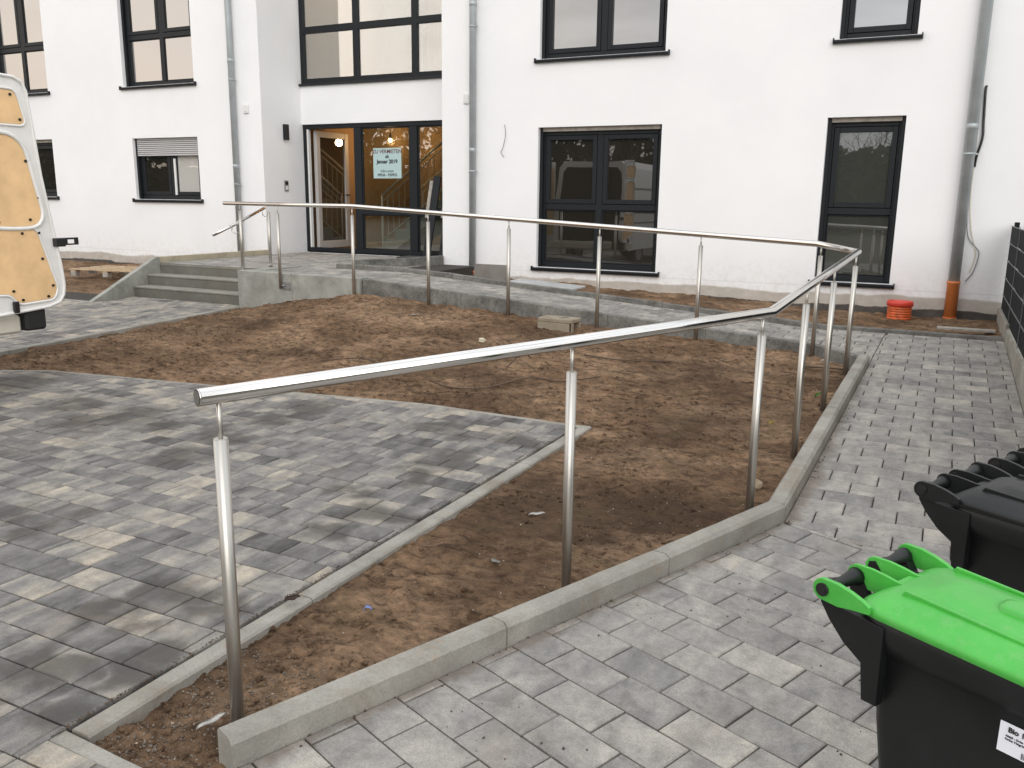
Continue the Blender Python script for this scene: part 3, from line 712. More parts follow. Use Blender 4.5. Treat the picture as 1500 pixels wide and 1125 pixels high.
# ================================================================== building
YF, YD = 11.4, 12.4
bd = thing('apartment_building', 'white rendered apartment block with anthracite windows and recessed glass entrance', 'building', (0, 0, 0))
RX0, RX1 = -10.4, -6.9
ZT = 8.7
wins = [  # x0,x1,z0,z1 openings in the front wall
    ('mid_low', -5.32, -3.52, .60, 2.55), ('right_low', -1.45, -.575, .60, 2.57), ('mid_up', -5.32, -3.52, 3.46, 5.4), ('right_up', -1.40, -.55, 3.46, 5.4),
    ('shutter', -13.50, -11.88, 1.48, 2.56), ('left_up', -13.62, -11.88, 3.46, 5.45), ('far_low', -17.3, -15.72, 1.50, 2.59), ('far_up', -17.3, -15.70, 3.46, 5.45)]
def wall_with_holes(bm, x0, x1, z0_, z1_, y, holes, flip=False):
    xs = sorted({x0, x1, *[h for q in holes for h in q[:2]]}); zs = sorted({z0_, z1_, *[h for q in holes for h in q[2:]]})
    vv = {}
    def V(x, z):
        if (x, z) not in vv: vv[(x, z)] = bm.verts.new((x, y, z))
        return vv[(x, z)]
    for a, b in zip(xs, xs[1:]):
        for c, d in zip(zs, zs[1:]):
            mx, mz = (a+b)/2, (c+d)/2
            if any(h[0] < mx < h[1] and h[2] < mz < h[3] for h in holes): continue
            bm.faces.new((V(a, c), V(b, c), V(b, d), V(a, d)))
def quad(bm, *p): bm.faces.new([bm.verts.new(q) for q in p])
bm = bmesh.new()
H = [(w_[1], w_[2], w_[3], w_[4]) for w_ in wins]
wall_with_holes(bm, -26, RX0, -.2, ZT, YF, [h for h in H if h[1] < RX0])
wall_with_holes(bm, RX1, 9, -.2, ZT, YF, [h for h in H if h[0] > RX1])
RV = .2
for x0, x1, a, b in H:   # reveals
    quad(bm, (x0, YF, a), (x0, YF, b), (x0, YF+RV, b), (x0, YF+RV, a)); quad(bm, (x1, YF, a), (x1, YF+RV, a), (x1, YF+RV, b), (x1, YF, b))
    quad(bm, (x0, YF, b), (x1, YF, b), (x1, YF+RV, b), (x0, YF+RV, b)); quad(bm, (x0, YF, a), (x0, YF+RV, a), (x1, YF+RV, a), (x1, YF, a))
# recess sides, back wall above / around door and stairwell window
quad(bm, (RX0, YF, -.2), (RX0, YF, ZT), (RX0, YD+.1, ZT), (RX0, YD+.1, -.2)); quad(bm, (RX1, YF, -.2), (RX1, YD+.1, -.2), (RX1, YD+.1, ZT), (RX1, YF, ZT))
DX0, DX1, DZ0, DZ1 = -10.4, -6.9, PZ, 2.80
SX0, SX1, SZ0, SZ1 = -10.4, -6.9, 3.47, 7.2
wall_with_holes(bm, RX0, RX1, -.2, ZT, YD-.0, [(DX0, DX1, DZ0, DZ1), (SX0, SX1, SZ0, SZ1)])
quad(bm, (RX0, YD, DZ1), (RX1, YD, DZ1), (RX1, YD+.12, DZ1), (RX0, YD+.12, DZ1)); quad(bm, (RX0, YD, SZ0), (RX0, YD+.12, SZ0), (RX1, YD+.12, SZ0), (RX1, YD, SZ0))
# roof, back, gables
quad(bm, (-26, YF, ZT), (RX0, YF, ZT), (RX0, 22, ZT), (-26, 22, ZT)); quad(bm, (RX1, YF, ZT), (9, YF, ZT), (9, 22, ZT), (RX1, 22, ZT)); quad(bm, (RX0, YD, ZT), (RX1, YD, ZT), (RX1, 22, ZT), (RX0, 22, ZT))
quad(bm, (-26, 22, -.2), (-26, YF, -.2), (-26, YF, ZT), (-26, 22, ZT)); quad(bm, (9, YF, -.2), (9, 22, -.2), (9, 22, ZT), (9, YF, ZT)); quad(bm, (9, 22, -.2), (-26, 22, -.2), (-26, 22, ZT), (9, 22, ZT))
obj('wall', bm, M['white'], bd)
def frame_boxes(bm, x0, x1, z0_, z1_, y, t, d):
    """outer frame ring"""
    bx(bm, x0, x0+t, y, y+d, z0_, z1_, .004); bx(bm, x1-t, x1, y, y+d, z0_, z1_, .004); bx(bm, x0+t, x1-t, y+.0, y+d, z1_-t, z1_, .004); bx(bm, x0+t, x1-t, y, y+d, z0_, z0_+t, .004)
def window(nm, x0, x1, z0_, z1_, y, cols, trans, glass, sashes=True, t=.075, sillx=.05, sill=True, shutter=0, blinds=False, vis=None):
    bm = bmesh.new(); top = z1_-(.03 if not shutter else 0)
    frame_boxes(bm, x0, x1, z0_, top, y, t, .07)
    edges = [x0+t]+[c for c in cols]+[x1-t]
    for c in cols: bx(bm, c-t*.62, c+t*.62, y+.001, y+.069, z0_+t, top-t, .004)
    for z in trans: bx(bm, x0+t, x1-t, y+.002, y+.068, z-t*.55, z+t*.55, .004)
    zr = [z0_+t]+list(trans)+[top-t]
    fr = obj('window', bm, M['frame'], bd)
    panes = []
    for i in range(len(cols)+1):
        for j in range(len(trans)+1):
            a = x0+t if i == 0 else cols[i-1]+t*.62; b = x1-t if i == len(cols) else cols[i]-t*.62
            c = z0_+t if j == 0 else trans[j-1]+t*.55; d = top-t if j == len(trans) else trans[j]-t*.55
            sash = sashes and (j == len(trans))
            s = .062 if sash else .014
            bm = bmesh.new(); frame_boxes(bm, a+.004, b-.004, c+.004, d-.004, y-.006 if sash else y+.012, s, .05)
            obj('sash' if sash else 'glazing_bead', bm, M['frame'], fr)
            gx = (a+s, b-s, c+s, d-s)
            box('pane', gx[0], gx[1], y+.026, y+.034, gx[2], gx[3], glass(i, j) if callable(glass) else glass, fr)
    if sill:
        bm = bmesh.new(); prism(bm, [(YF-.05, z0_-.028), (YF-.045, z0_-.052), (YF-.04, z0_-.052), (YF-.04, z0_-.03), (y+.02, z0_-.005), (y+.02, z0_+.012), (YF-.05, z0_-.012)], 'x', x0-sillx, x1+sillx, .001)
        bx(bm, x0-sillx-.012, x0-sillx, YF-.055, YF+.002, z0_-.055, z0_+.012, .002); bx(bm, x1+sillx, x1+sillx+.012, YF-.055, YF+.002, z0_-.055, z0_+.012, .002)
        obj('sill', bm, M['sill'], fr)
    if not shutter:
        box('shutter_rail', x0+.01, x1-.01, y-.05, y-.01, z1_-.055, z1_-.002, M['woodgrey'] if 'low' in nm else M['frame'], fr, .003)
        for s in (x0+.001, x1-.045): box('guide_rail', s, s+.044, y-.055, y-.004, z0_+.013, z1_-.003, M['frame'], fr, .003)
    else:
        k = 9; h = shutter/k
        for i in range(k): 
            zc = z1_-.005-h*(i+1)
            bm = bmesh.new(); prism(bm, [(y-.055, zc+.004), (y-.062, zc+h*.3), (y-.062, zc+h*.7), (y-.055, zc+h-.003), (y-.045, zc+h-.003), (y-.045, zc+.004)], 'x', x0+.04, x1-.04)
            obj('shutter_slat', bm, M['shutter'], fr)
        for s in (x0+.001, x1-.045): box('guide_rail', s, s+.044, y-.065, y-.004, z0_+.013, z1_-.003, M['frame'], fr, .003)
    return fr
yw = YF+.12
window('mid_low', -5.32, -3.52, .60, 2.55, yw, [-4.42], [1.46], M['glassdn'])
window('right_low', -1.45, -.575, .60, 2.57, yw, [], [1.46], M['glassgrey'])
window('mid_up', -5.32, -3.52, 3.46, 5.4, yw, [-4.42], [], M['glassup'])
window('right_up', -1.40, -.55, 3.46, 5.4, yw, [], [], M['glassup'])
window('shutter', -13.50, -11.88, 1.48, 2.56, yw, [-12.66], [], lambda i, j: M['glasscream'] if i == 1 else M['glassdn'], shutter=.31, sashes=True)
window('left_up', -13.62, -11.88, 3.46, 5.45, yw, [-12.72], [4.30], M['glassup'])
window('far_low', -17.3, -15.72, 1.50, 2.59, yw, [-16.5], [], M['glassdn'])
window('far_up', -17.3, -15.70, 3.46, 5.45, yw, [-16.5], [4.30], M['glassup'])
# tilted-in sash edge seen in the shuttered window
o = box('tilted_sash', -12.60, -12.56, yw-.03, yw+.02, 1.56, 2.2, M['pvcwhite'], bd, .003, None)
# entrance front
yd = YD+.03
bm = bmesh.new()
frame_boxes(bm, DX0, DX1, DZ0+.012, DZ1, yd, .075, .08)
for c in (-9.225, -8.09): bx(bm, c-.075, c+.075, yd+.001, yd+.079, DZ0+.087, DZ1-.075, .004)
bx(bm, -9.15, DX1-.075, yd+.002, yd+.078, 1.27, 1.38, .004)
ent = obj('entrance_front', bm, M['frame'], bd)
for a, b in ((-9.15, -8.165), (-8.015, -6.975)):
    for c, d in ((.67, 1.27), (1.38, 2.725)):
        bm = bmesh.new(); frame_boxes(bm, a+.002, b-.002, c+.002, d-.002, yd+.02, .02, .04); obj('glazing_bead', bm, M['frame'], ent)
        box('pane', a+.02, b-.02, yd+.034, yd+.044, c+.02, d-.02, M['glassclear'], ent)
# open door leaf, swung into the lobby
lf = bmesh.new(); x_ = -10.27
for (y0, y1, a, b) in ((12.55, 12.65, .64, 2.71), (13.36, 13.47, .64, 2.71), (12.65, 13.36, 2.60, 2.71), (12.65, 13.36, .64, .77)): bx(lf, x_, x_+.07, y0, y1, a, b, .005)
leaf = obj('door', lf, simple('door_leaf_grey', (.42, .40, .38), .5), bd)
box('pane', x_+.025, x_+.045, 12.65, 13.36, .77, 2.60, mat_glass('door_glass', .22, (.05, .04, .025)), leaf)
tubeo('handle', [(x_+.07, 13.41, 1.6), (x_+.12, 13.41, 1.6), (x_+.12, 13.28, 1.6)], .011, M['cap'], leaf, 8)
box('lock_strip', x_+.01, x_+.06, 13.47, 13.476, 1.1, 2.2, M['cap'], leaf)
box('door_jamb', -10.33, -10.29, 12.44, 12.5, .62, 2.72, M['pvcwhite'], leaf)
# stairwell window
bm = bmesh.new(); frame_boxes(bm, SX0, SX1, SZ0+.01, SZ1, yd, .085, .08)
for c in (-9.215, -8.045): bx(bm, c-.055, c+.055, yd+.001, yd+.079, SZ0+.09, SZ1-.085, .004)
for z in (4.36, 5.35): bx(bm, SX0+.085, SX1-.085, yd+.002, yd+.078, z-.055, z+.055, .004)
swn = obj('stairwell_window', bm, M['frame'], bd)
for a, b in ((-10.315, -9.27), (-9.16, -8.10), (-7.99, -6.985)):
    for c, d in ((3.565, 4.305), (4.415, 5.295), (5.405, 7.11)):
        box('pane', a, b, yd+.034, yd+.044, c, d, M['glassstair'], swn)
box('sill', -10.395, -6.905, YD-.05, yd, SZ0-.03, SZ0+.006, M['sill'], swn, .004)
# ---- lobby interior (lit) and stair flights
def inner_room(x0, x1, y0, y1, z0_, z1_, wall, floor):
    bm = bmesh.new()
    quad(bm, (x0, y1, z0_), (x1, y1, z0_), (x1, y1, z1_), (x0, y1, z1_)); quad(bm, (x0, y0, z0_), (x0, y1, z0_), (x0, y1, z1_), (x0, y0, z1_))
    quad(bm, (x1, y1, z0_), (x1, y0, z0_), (x1, y0, z1_), (x1, y1, z1_)); quad(bm, (x0, y0, z1_), (x0, y1, z1_), (x1, y1, z1_), (x1, y0, z1_))
    obj('interior_wall', bm, wall, bd)
    bm = bmesh.new(); quad(bm, (x0, y0, z0_), (x1, y0, z0_), (x1, y1, z0_), (x0, y1, z0_)); obj('interior_floor', bm, floor, bd)
inner_room(-10.55, -5.2, 12.52, 16.2, .60, 3.05, M['lobby'], M['lobbyfloor'])
inner_room(-10.55, -5.2, 12.52, 16.2, 3.42, 8.4, M['stairwall'], M['lobbyfloor'])
box('column', -9.98, -9.5, 14.4, 15.2, 3.43, 8.3, simple('dim_inner_wall', (.22, .19, .15), .9), bd)
def flight(x0, z0_, n, run, rise, y0, y1, rmat, smat):
    bm = bmesh.new(); pts = []
    for i in range(n): pts += [(x0+i*run, z0_+i*rise), (x0+i*run, z0_+(i+1)*rise)]
    pts += [(x0+n*run, z0_+n*rise), (x0+n*run, z0_+n*rise-.28), (x0+.3, z0_)]
    prism(bm, pts, 'y', y0, y1); fl = obj('stair_flight', bm, smat, bd)
    for yy in (y0-.02, y1+.02):
        sl_ = rise/run
        for hgt, r in ((1.0, .022), (.16, .012), (.88, .012)):
            tubeo('stair_rail', [(x0, yy, z0_+hgt), (x0+n*run, yy, z0_+hgt+n*rise)], r, rmat, fl, 6)
        tubeo('newel', [(x0, yy, z0_+.0), (x0, yy, z0_+1.02)], .022, rmat, fl, 6)
        bm = bmesh.new()
        for k in range(1, int(n*run/.13)):
            xx = x0+k*.13; zz = z0_+k*.13*sl_
            tube(bm, [(xx, yy, zz+.16), (xx, yy, zz+.88)], .007, 4, False)
        obj('baluster', bm, rmat, fl)
flight(-9.75, .60, 14, .26, .185, 13.9, 14.9, M['railwhite'], simple('stair_concrete', (.25, .25, .23), .7))
flight(-8.95, 3.42, 14, .26, .185, 13.9, 14.9, M['railwhite'], simple('stair_concrete_pale', (.5, .5, .44), .7))
def bulb(x, y, z, e, label):
    t = thing('wall_lamp_bulb', label, 'lamp', (x, y, z)); t['group'] = None
    del t['group']
    bm = bmesh.new(); bmesh.ops.create_uvsphere(bm, u_segments=12, v_segments=8, radius=.036); obj('bulb', bm, M['bulb'], t, smooth=True)
    bm = bmesh.new(); lathe(bm, [(.03, .04), (.03, .09), (.015, .1), (.015, .14)], 10); obj('socket', bm, M['cap'], t)
    L = bpy.data.lights.new('lobby_bulb_light', 'POINT'); L.energy = e; L.color = (1, .62, .3); L.shadow_soft_size = .07
    lo = bpy.data.objects.new('lobby_bulb_light', L); C.objects.link(lo); lo.location = (0, 0, -.02); lo.parent = t
bulb(-9.62, 14.0, 2.62, 25, 'glowing warm bulb hanging in the lobby, behind the notice')
bulb(-10.1, 15.6, 2.78, 14, 'glowing warm bulb deeper in the lobby behind the open door')
L = bpy.data.lights.new('stairwell_light', 'POINT'); L.energy = 60; L.color = (1, .8, .62); L.shadow_soft_size = .3
lo = bpy.data.objects.new('stairwell_light', L); C.objects.link(lo); lo.location = (-8.6, 13.4, 6.6)
# leaning trim boards inside the entrance recess
for i, (x, lab) in enumerate(((-7.60, 'dark profile with a pale strip leaning in the entrance, the left one'), (-7.30, 'dark profile with a pale strip leaning in the entrance, nearest the white wall edge'))):
    t = thing('leaning_profile', lab, 'profile', (x, 11.95, PZ+.012)); Mx = Matrix.Rotation(math.radians(4.5), 4, 'Y')@Matrix.Rotation(math.radians(-9), 4, 'X')
    box('profile', -.015, .115, -.015, .015, 0, 1.34+.05*i, M['frame'], t, .003, Mx); box('pale_strip', -.075, -.016, -.018, .012, .66, 1.26, M['woodgrey'], t, .003, Mx)
# notice
nb = thing('rental_notice', 'pale blue notice reading ZU VERMIETEN taped inside the entrance glass', 'notice', (-8.62, yd+.012, 2.13))
box('sheet', -.285, .285, -.001, .002, -.25, .25, M['paper'], nb)
def text(body, size, loc, rot, mat, parent, name='lettering', align='CENTER', bold=0):
    cu = bpy.data.curves.new(name, 'FONT'); cu.body = body; cu.size = size; cu.align_x = align; cu.align_y = 'CENTER'; cu.extrude = .0006; cu.offset = bold
    to = bpy.data.objects.new(name, cu); C.objects.link(to)
    dg = bpy.context.evaluated_depsgraph_get(); me = bpy.data.meshes.new_from_object(to.evaluated_get(dg)); bpy.data.objects.remove(to)
    me.materials.clear(); me.materials.append(mat)
    o = bpy.data.objects.new(name, me); C.objects.link(o); o.parent = parent; o.location = loc; o.rotation_euler = rot; return o
R90 = (PI/2, 0, 0)
text('ZU VERMIETEN', .088, (0, -.003, .19), R90, M['inkred'], nb, bold=.001)
text('ab', .08, (0, -.003, .11), R90, M['ink'], nb, bold=.002); text('Januar 2019', .088, (0, -.003, .025), R90, M['ink'], nb, bold=.003)
text('Infos unter', .062, (0, -.003, -.13), R90, M['ink'], nb); text('09526 - 920932', .062, (0, -.003, -.195), R90, M['ink'], nb, bold=.001)

# ================================================================== pipes and wall bits
def downpipe(x, y, r, label, clamps, bottom, zb, mtop=9.0, ob=None):
    t = thing('downpipe', label, 'downpipe', (x, y, zb))
    tubeo('pipe', [(0, 0, bottom-zb), (0, 0, mtop-zb)], r, M['zinc'], t, 16)
    for z in clamps:
        bm = bmesh.new(); lathe(bm, [(r+.005, z-zb-.013), (r+.005, z-zb+.013)], 16); bx(bm, -.006, .006, 0, YF-y+.0, z-zb-.006, z-zb+.006); bx(bm, r, r+.03, -.012, .012, z-zb-.01, z-zb+.01); obj('clamp', bm, M['zinc'], t)
    for z in [c+.3 for c in clamps]:
        bm = bmesh.new(); lathe(bm, [(r+.001, z-zb-.03), (r+.004, z-zb-.028), (r+.004, z-zb+.028), (r+.001, z-zb+.03)], 16); obj('sleeve', bm, M['zinc'], t)
    if ob:
        bm = bmesh.new(); lathe(bm, [(r+.006, zb-zb-.1), (r+.006, ob-zb-.03), (r+.012, ob-zb-.025), (r+.012, ob-zb), (r+.002, ob-zb)], 16)
        lathe(bm, [(r+.016, .06), (r+.016, .075)], 16); obj('standpipe', bm, M['terra'], t)
    return t
downpipe(-10.95, YF-.07, .05, 'slim grey zinc downpipe on the left facade beside the recess', [1.75, 3.45, 5.4], .3, .3)
downpipe(-6.34, YF-.075, .05, 'grey zinc downpipe right of the entrance with a short orange socket', [1.95, 3.95, 5.6], .48, .28, ob=.5)
downpipe(.12, YF-.08, .062, 'thick grey downpipe rising from a tall orange standpipe near the fence', [2.12, 4.4], .62, .18, ob=.68)
for x, y, lab in ((-10.72, YF, 'small white vent cover on the left facade beside the slim downpipe'), (-6.47, YF, 'small white vent cover left of the middle downpipe')):
    t = thing('vent_cover', lab, 'vent', (x, y, 2.98)); bm = bmesh.new(); bx(bm, -.055, .055, -.025, -.002, -.07, .07, .006); obj('cover', bm, M['pvcwhite'], t)
    bm = bmesh.new(); bx(bm, -.035, .035, -.030, -.0255, -.045, .05, .003); obj('flap', bm, M['pvcwhite'], t)
t = thing('wall_light', 'black box wall light on the recess side wall left of the door', 'wall light', (-10.4, 11.95, 2.64))
bm = bmesh.new(); bx(bm, .002, .07, -.045, .045, -.13, .13, .006); obj('housing', bm, M['frame'], t); bm = bmesh.new(); bx(bm, .02, .055, -.03, .03, -.133, -.1305); obj('lens', bm, M['label'], t)
t = thing('intercom', 'small steel door intercom on the recess side wall under the light', 'intercom', (-10.4, 11.93, 1.74))
bm = bmesh.new(); bx(bm, .002, .02, -.05, .05, -.09, .09, .004); obj('plate', bm, M['greyplate'], t)
bm = bmesh.new(); bx(bm, .0205, .026, -.035, .035, .02, .07, .002); obj('speaker', bm, M['cap'], t)
bm = bmesh.new(); bx(bm, .0205, .025, -.03, .035, -.07, .0, .002); obj('button', bm, M['pvcwhite'], t)
# cables
def curve_pts(P, n=8):
    P = [Vector(p) for p in P]; o = []
    for i in range(len(P)-1):
        a = P[max(0, i-1)]; b = P[i]; c = P[i+1]; d = P[min(len(P)-1, i+2)]
        for k in range(n):
            t = k/n; o.append(.5*((2*b)+(c-a)*t+(2*a-5*b+4*c-d)*t*t+(3*b-a-3*c+d)*t**3))
    return o+[P[-1]]
yk = YF-.02
o = tubeo('loose_cable', curve_pts([(-5.86, YF, 2.6), (-5.84, yk, 2.58), (-5.83, yk, 2.45), (-5.87, yk, 2.28), (-5.90, yk, 2.22), (-5.85, yk, 2.15)], 6), .004, M['wire'], None, 6); tag(o, 'thin grey cable stub poking out of the white wall between downpipe and window', 'cable')
o = tubeo('conduit', curve_pts([(.215, YF, 2.86), (.21, yk, 2.8), (.225, yk, 2.5), (.235, yk-.01, 2.3), (.2, yk-.01, 2.1), (.19, yk, 1.98)], 6), .014, M['cap'], None, 8); tag(o, 'short black conduit hanging beside the thick right downpipe', 'conduit')
o = tubeo('loose_cable', curve_pts([(.185, yk, 1.98), (.19, yk, 1.6), (.24, yk, 1.25), (.31, yk, 1.0), (.27, yk, .78)], 8), .005, M['cablecream'], None, 6); tag(o, 'cream cable hanging below the black conduit, the longer curved one', 'cable')
o = tubeo('loose_cable', curve_pts([(.18, yk, 1.98), (.175, yk, 1.5), (.21, yk, 1.2), (.3, yk, 1.08), (.345, yk, 1.0), (.31, yk, .8), (.24, yk, .68)], 8), .005, M['wire'], None, 6); tag(o, 'thin grey cable hanging below the black conduit and curling left', 'cable')

# ================================================================== handrail
hr_ = thing('ramp_handrail', 'stainless steel handrail on round posts following the bent ramp', 'handrail', (-1.8, 1.68, 0))
def hobj(o): o.parent = hr_; o.matrix_parent_inverse = Matrix.Translation(hr_.location).inverted(); return o
RP = [(-1.787, 1.655, 1.01), (-.72, 4.23, 1.035), (-.655, 7.80, 1.157), (-1.06, 8.42, 1.185), (-6.34, 8.42, 1.452), (-8.42, 8.46, 1.462)]
bm = bmesh.new(); tube(bm, RP, .0245, 28)
hobj(obj('rail', bm, M['steel']))
# dark disc on the closed end stands in for the shaded hollow
d0 = (Vector(RP[1])-Vector(RP[0])).normalized(); e0 = Vector(RP[0])-d0*.0006
bm = bmesh.new(); tube(bm, [e0-d0*.0005, e0+d0*.0001], .0195, 24); hobj(obj('hollow_disc', bm, simple('hollow_shade_steel', (.25, .24, .22), .5, .8)))
bm = bmesh.new(); tube(bm, [RP[0], Vector(RP[0])+d0*.004], .0250, 28); hobj(obj('end_ring', bm, M['steel']))
def post(x, y, zrail, zb, gap=.105, pr=.0075, bracket=False):
    p = bpy.data.objects.new('post', None)
    r = .0207; zt = zrail-gap
    bm = bmesh.new()
    lathe(bm, [(r, zb-.06), (r, zt-.001)], 28, (x, y)); lathe(bm, [(r, zt-.001), (r-.002, zt+.001), (r-.004, zt+.001), (.0002, zt+.0005)], 28, (x, y))
    po = hobj(obj('post', bm, M['postst']))
    bm = bmesh.new(); tube(bm, [(x, y, zt-.02), (x, y, zrail-.018)], pr, 12); obj('pin', bm, M['postst'], po)
    return po
posts = [(-1.765, 1.71, 1.01, -.02, .125), (-1.24, 3.0, 1.022, -.01, .118), (-.745, 4.17, 1.034, .0), (-.70, 5.27, 1.073, .03), (-.68, 6.42, 1.112, .09), (-.655, 7.66, 1.152, .12), (-1.03, 8.42, 1.182, .13), (-2.15, 8.42, 1.24, .2), (-3.21, 8.42, 1.294, .24), (-4.26, 8.42, 1.347, .3), (-5.29, 8.42, 1.40, .35), (-6.35, 8.42, 1.452, .38)]
for p_ in posts: post(*p_)
# bracketed post on the wall and post on its corner
p9 = post(-7.50, 8.425, 1.457, .47)
bm = bmesh.new(); bx(bm, -7.475, -7.36, 8.440, 8.454, .40, .50, .003)
for dx in (0, .06):
    for dz in (0, .05): lathe(bm, [(.009, .0), (.009, .012)], 8) if False else bx(bm, -7.455+dx, -7.438+dx, 8.428, 8.440, .415+dz, .432+dz, .003)
tube(bm, [(-7.50, 8.425, .45), (-7.44, 8.437, .45)], .012, 8); obj('wall_bracket', bm, M['greyplate'], p9)
post(-8.19, 8.50, 1.46, .66, .09)
p11 = post(-8.55, 9.42, 1.40, .64, .06)
# stair rail hung on the last two posts
SR = [(-8.40, 8.22, 1.06), (-8.30, 8.50, 1.19), (-8.62, 9.42, 1.395)]
bm = bmesh.new(); tube(bm, SR, .0195, 16); hobj(obj('stair_rail', bm, M['steel']))
for q in ((-8.19, 8.50, 1.10, -8.31, 8.47), (-8.55, 9.42, 1.30, -8.60, 9.36)):
    bm = bmesh.new(); tube(bm, curve_pts([(q[0], q[1], q[2]), (q[0]-.05, q[1]-.01, q[2]-.02), (q[3]+.0, q[4], q[2]+.0), (q[3], q[4], q[2]+.07)], 5), .006, 8); hobj(obj('rail_bracket', bm, M['steel']))
for p_ in ((-8.19, 8.50, .603), (-8.55, 9.42, .60)):
    bm = bmesh.new(); lathe(bm, [(.045, p_[2]), (.045, p_[2]+.006)], 20, (p_[0], p_[1])); hobj(obj('base_plate', bm, M['steel']))

# ================================================================== bins
def rrect(x0, x1, y0, y1, r, n=4):
    o = []
    for cx, cy, a0 in ((x1-r, y1-r, 0), (x0+r, y1-r, PI/2), (x0+r, y0+r, PI), (x1-r, y0+r, 1.5*PI)):
        for k in range(n+1): a = a0+k*PI/2/n; o.append((cx+r*math.cos(a), cy+r*math.sin(a)))
    return o
def loft(bm, secs, capb=True, capt=True):
    R = [[bm.verts.new((p[0], p[1], z if not callable(z) else z(p[0], p[1]))) for p in s] for s, z in secs]
    n = len(R[0])
    for A, B in zip(R, R[1:]):
        for j in range(n): bm.faces.new((A[j], A[(j+1) % n], B[(j+1) % n], B[j])).smooth = True
    if capb: bm.faces.new(R[0][::-1])
    if capt: bm.faces.new(R[-1])
W = .40; DP = .50; HZ = .80
def make_bin(loc, rot, lidmat, label, group=None):
    t = thing('wheelie_bin', label, 'wheelie bin', loc, rot, group)
    B = M['blackpl']
    bm = bmesh.new()
    y0, y1 = .022, .300
    loft(bm, [(rrect(.17, .46, y0+.045, y1-.045, .03), .05), (rrect(.16, .47, y0+.04, y1-.04, .035), .07), (rrect(.10, DP-.02, y0+.014, y1-.014, .035), .55), (rrect(.088, DP-.01, y0+.010, y1-.010, .035), .700),
              (rrect(.080, DP, y0+.003, y1-.003, .035), .705), (rrect(.070, DP+.012, y0-.008, y1+.008, .04), .735), (rrect(.068, DP+.014, y0-.010, y1+.010, .04), .772), (rrect(.076, DP+.006, y0-.002, y1+.002, .04), .780)])
    body = obj('body', bm, B, t)
    # rear handle arms carrying the hinge
    for y, ht in ((.021, .013), (.115, .006), (.180, .006), (.287, .013)):
        bm = bmesh.new(); prism(bm, [(.0-.018, .79), (-.012, .765), (.01, .735), (.045, .70), (.085, .675), (.094, .60), (.125, .60), (.125, .765), (.03, .77), (.012, .80), (.0, .815), (-.014, .81)], 'y', y-ht, y+ht, .002); obj('handle_arm', bm, B, body)
    bm = bmesh.new(); tube(bm, [(0, .008, HZ-.002), (0, .022, HZ-.002), (0, .06, HZ-.002), (0, .096, HZ-.002), (0, .108, HZ-.002)], .012, 14, True, [.0195, .0165, .0115, .0165, .0195]); obj('grip', bm, B, body)
    bm = bmesh.new(); tube(bm, [(0, .187, HZ-.002), (0, .20, HZ-.002), (0, .238, HZ-.002), (0, .277, HZ-.002), (0, .29, HZ-.002)], .012, 14, True, [.0195, .0165, .0115, .0165, .0195]); obj('grip', bm, B, body)
    # lid: rim, shoulders, crown, raised panel
    sl = lambda a, b: (lambda x, y: a+.036+(b-a)*(x-.06)/(DP-.06))
    bm = bmesh.new()
    loft(bm, [(rrect(.062, DP+.02, y0-.016, y1+.016, .045), sl(.742, .730)), (rrect(.060, DP+.024, y0-.019, y1+.019, .047), sl(.748, .737)), (rrect(.060, DP+.024, y0-.019, y1+.019, .047), sl(.757, .745)), (rrect(.068, DP+.016, y0-.011, y1+.011, .042), sl(.762, .75)),
              (rrect(.080, DP-.0, y0+.002, y1-.002, .05), sl(.772, .757)), (rrect(.105, DP-.03, y0+.03, y1-.03, .06), sl(.786, .768)), (rrect(.14, DP-.06, y0+.06, y1-.06, .05), sl(.790, .773)), (rrect(.155, DP-.075, y0+.08, y1-.08, .045), sl(.797, .780)), (rrect(.175, DP-.09, y0+.095, y1-.095, .04), sl(.799, .782))], False)
    lid = obj('lid', bm, lidmat, t)
    for yy in (y0+.040, y1-.048):
        bm = bmesh.new(); V8 = []
        prism(bm, [(.11, .800), (.13, .829), (DP-.06, .8125), (DP-.04, .79)], 'y', yy, yy+.008, .002); obj('side_rib', bm, lidmat, lid)
    # recessed-look centre panel frame
    bm = bmesh.new(); loft(bm, [(rrect(.26, DP-.11, y0+.11, y1-.11, .02), sl(.797, .780)), (rrect(.262, DP-.112, y0+.112, y1-.112, .02), sl(.806, .789)), (rrect(.272, DP-.122, y0+.117, y1-.117, .015), sl(.808, .791))], False); obj('raised_panel', bm, lidmat, lid)
    def lug(y, th, long=.15):
        c = [(0-.0225*math.cos(a), HZ+.0225*math.sin(a)) for a in np.linspace(-PI*.42, PI*.45, 9)]
        top = [(.03, HZ+.0235), (.06, HZ+.0205), (.085, HZ+.0165), (long, HZ+.0165), (long+.04, .812)] if long > .1 else [(.03, HZ+.022), (.06, HZ+.016), (.085, HZ+.008), (.10, HZ+.0)]
        bot = [(long+.04, .80), (.10, .786), (.065, .782), (.035, HZ-.024)] if long > .1 else [(.10, .786), (.065, .782), (.035, HZ-.024)]
        bm = bmesh.new(); prism(bm, [(p[0], p[1]) for p in c+top+bot][::1], 'y', y-th/2, y+th/2, .001); return obj('hinge_lug', bm, lidmat, lid)
    for y, th in ((-.002, .011), (.115, .008), (.180, .008), (.304, .011)): lug(y, th, .085 if th > .01 else .15)
    bm = bmesh.new(); bx(bm, .075, .25, .119, .176, .798, .812, .003); obj('web', bm, lidmat, lid)
    for y, s in ((-.0075, -1), (.3095, 1)):
        bm = bmesh.new(); tube(bm, [(0, y, HZ), (0, y+s*.004, HZ)], .0135, 16); tube(bm, [(0, y+s*.004, HZ), (0, y+s*.0055, HZ)], .009, 12); obj('hinge_cap', bm, M['cap'], lid)
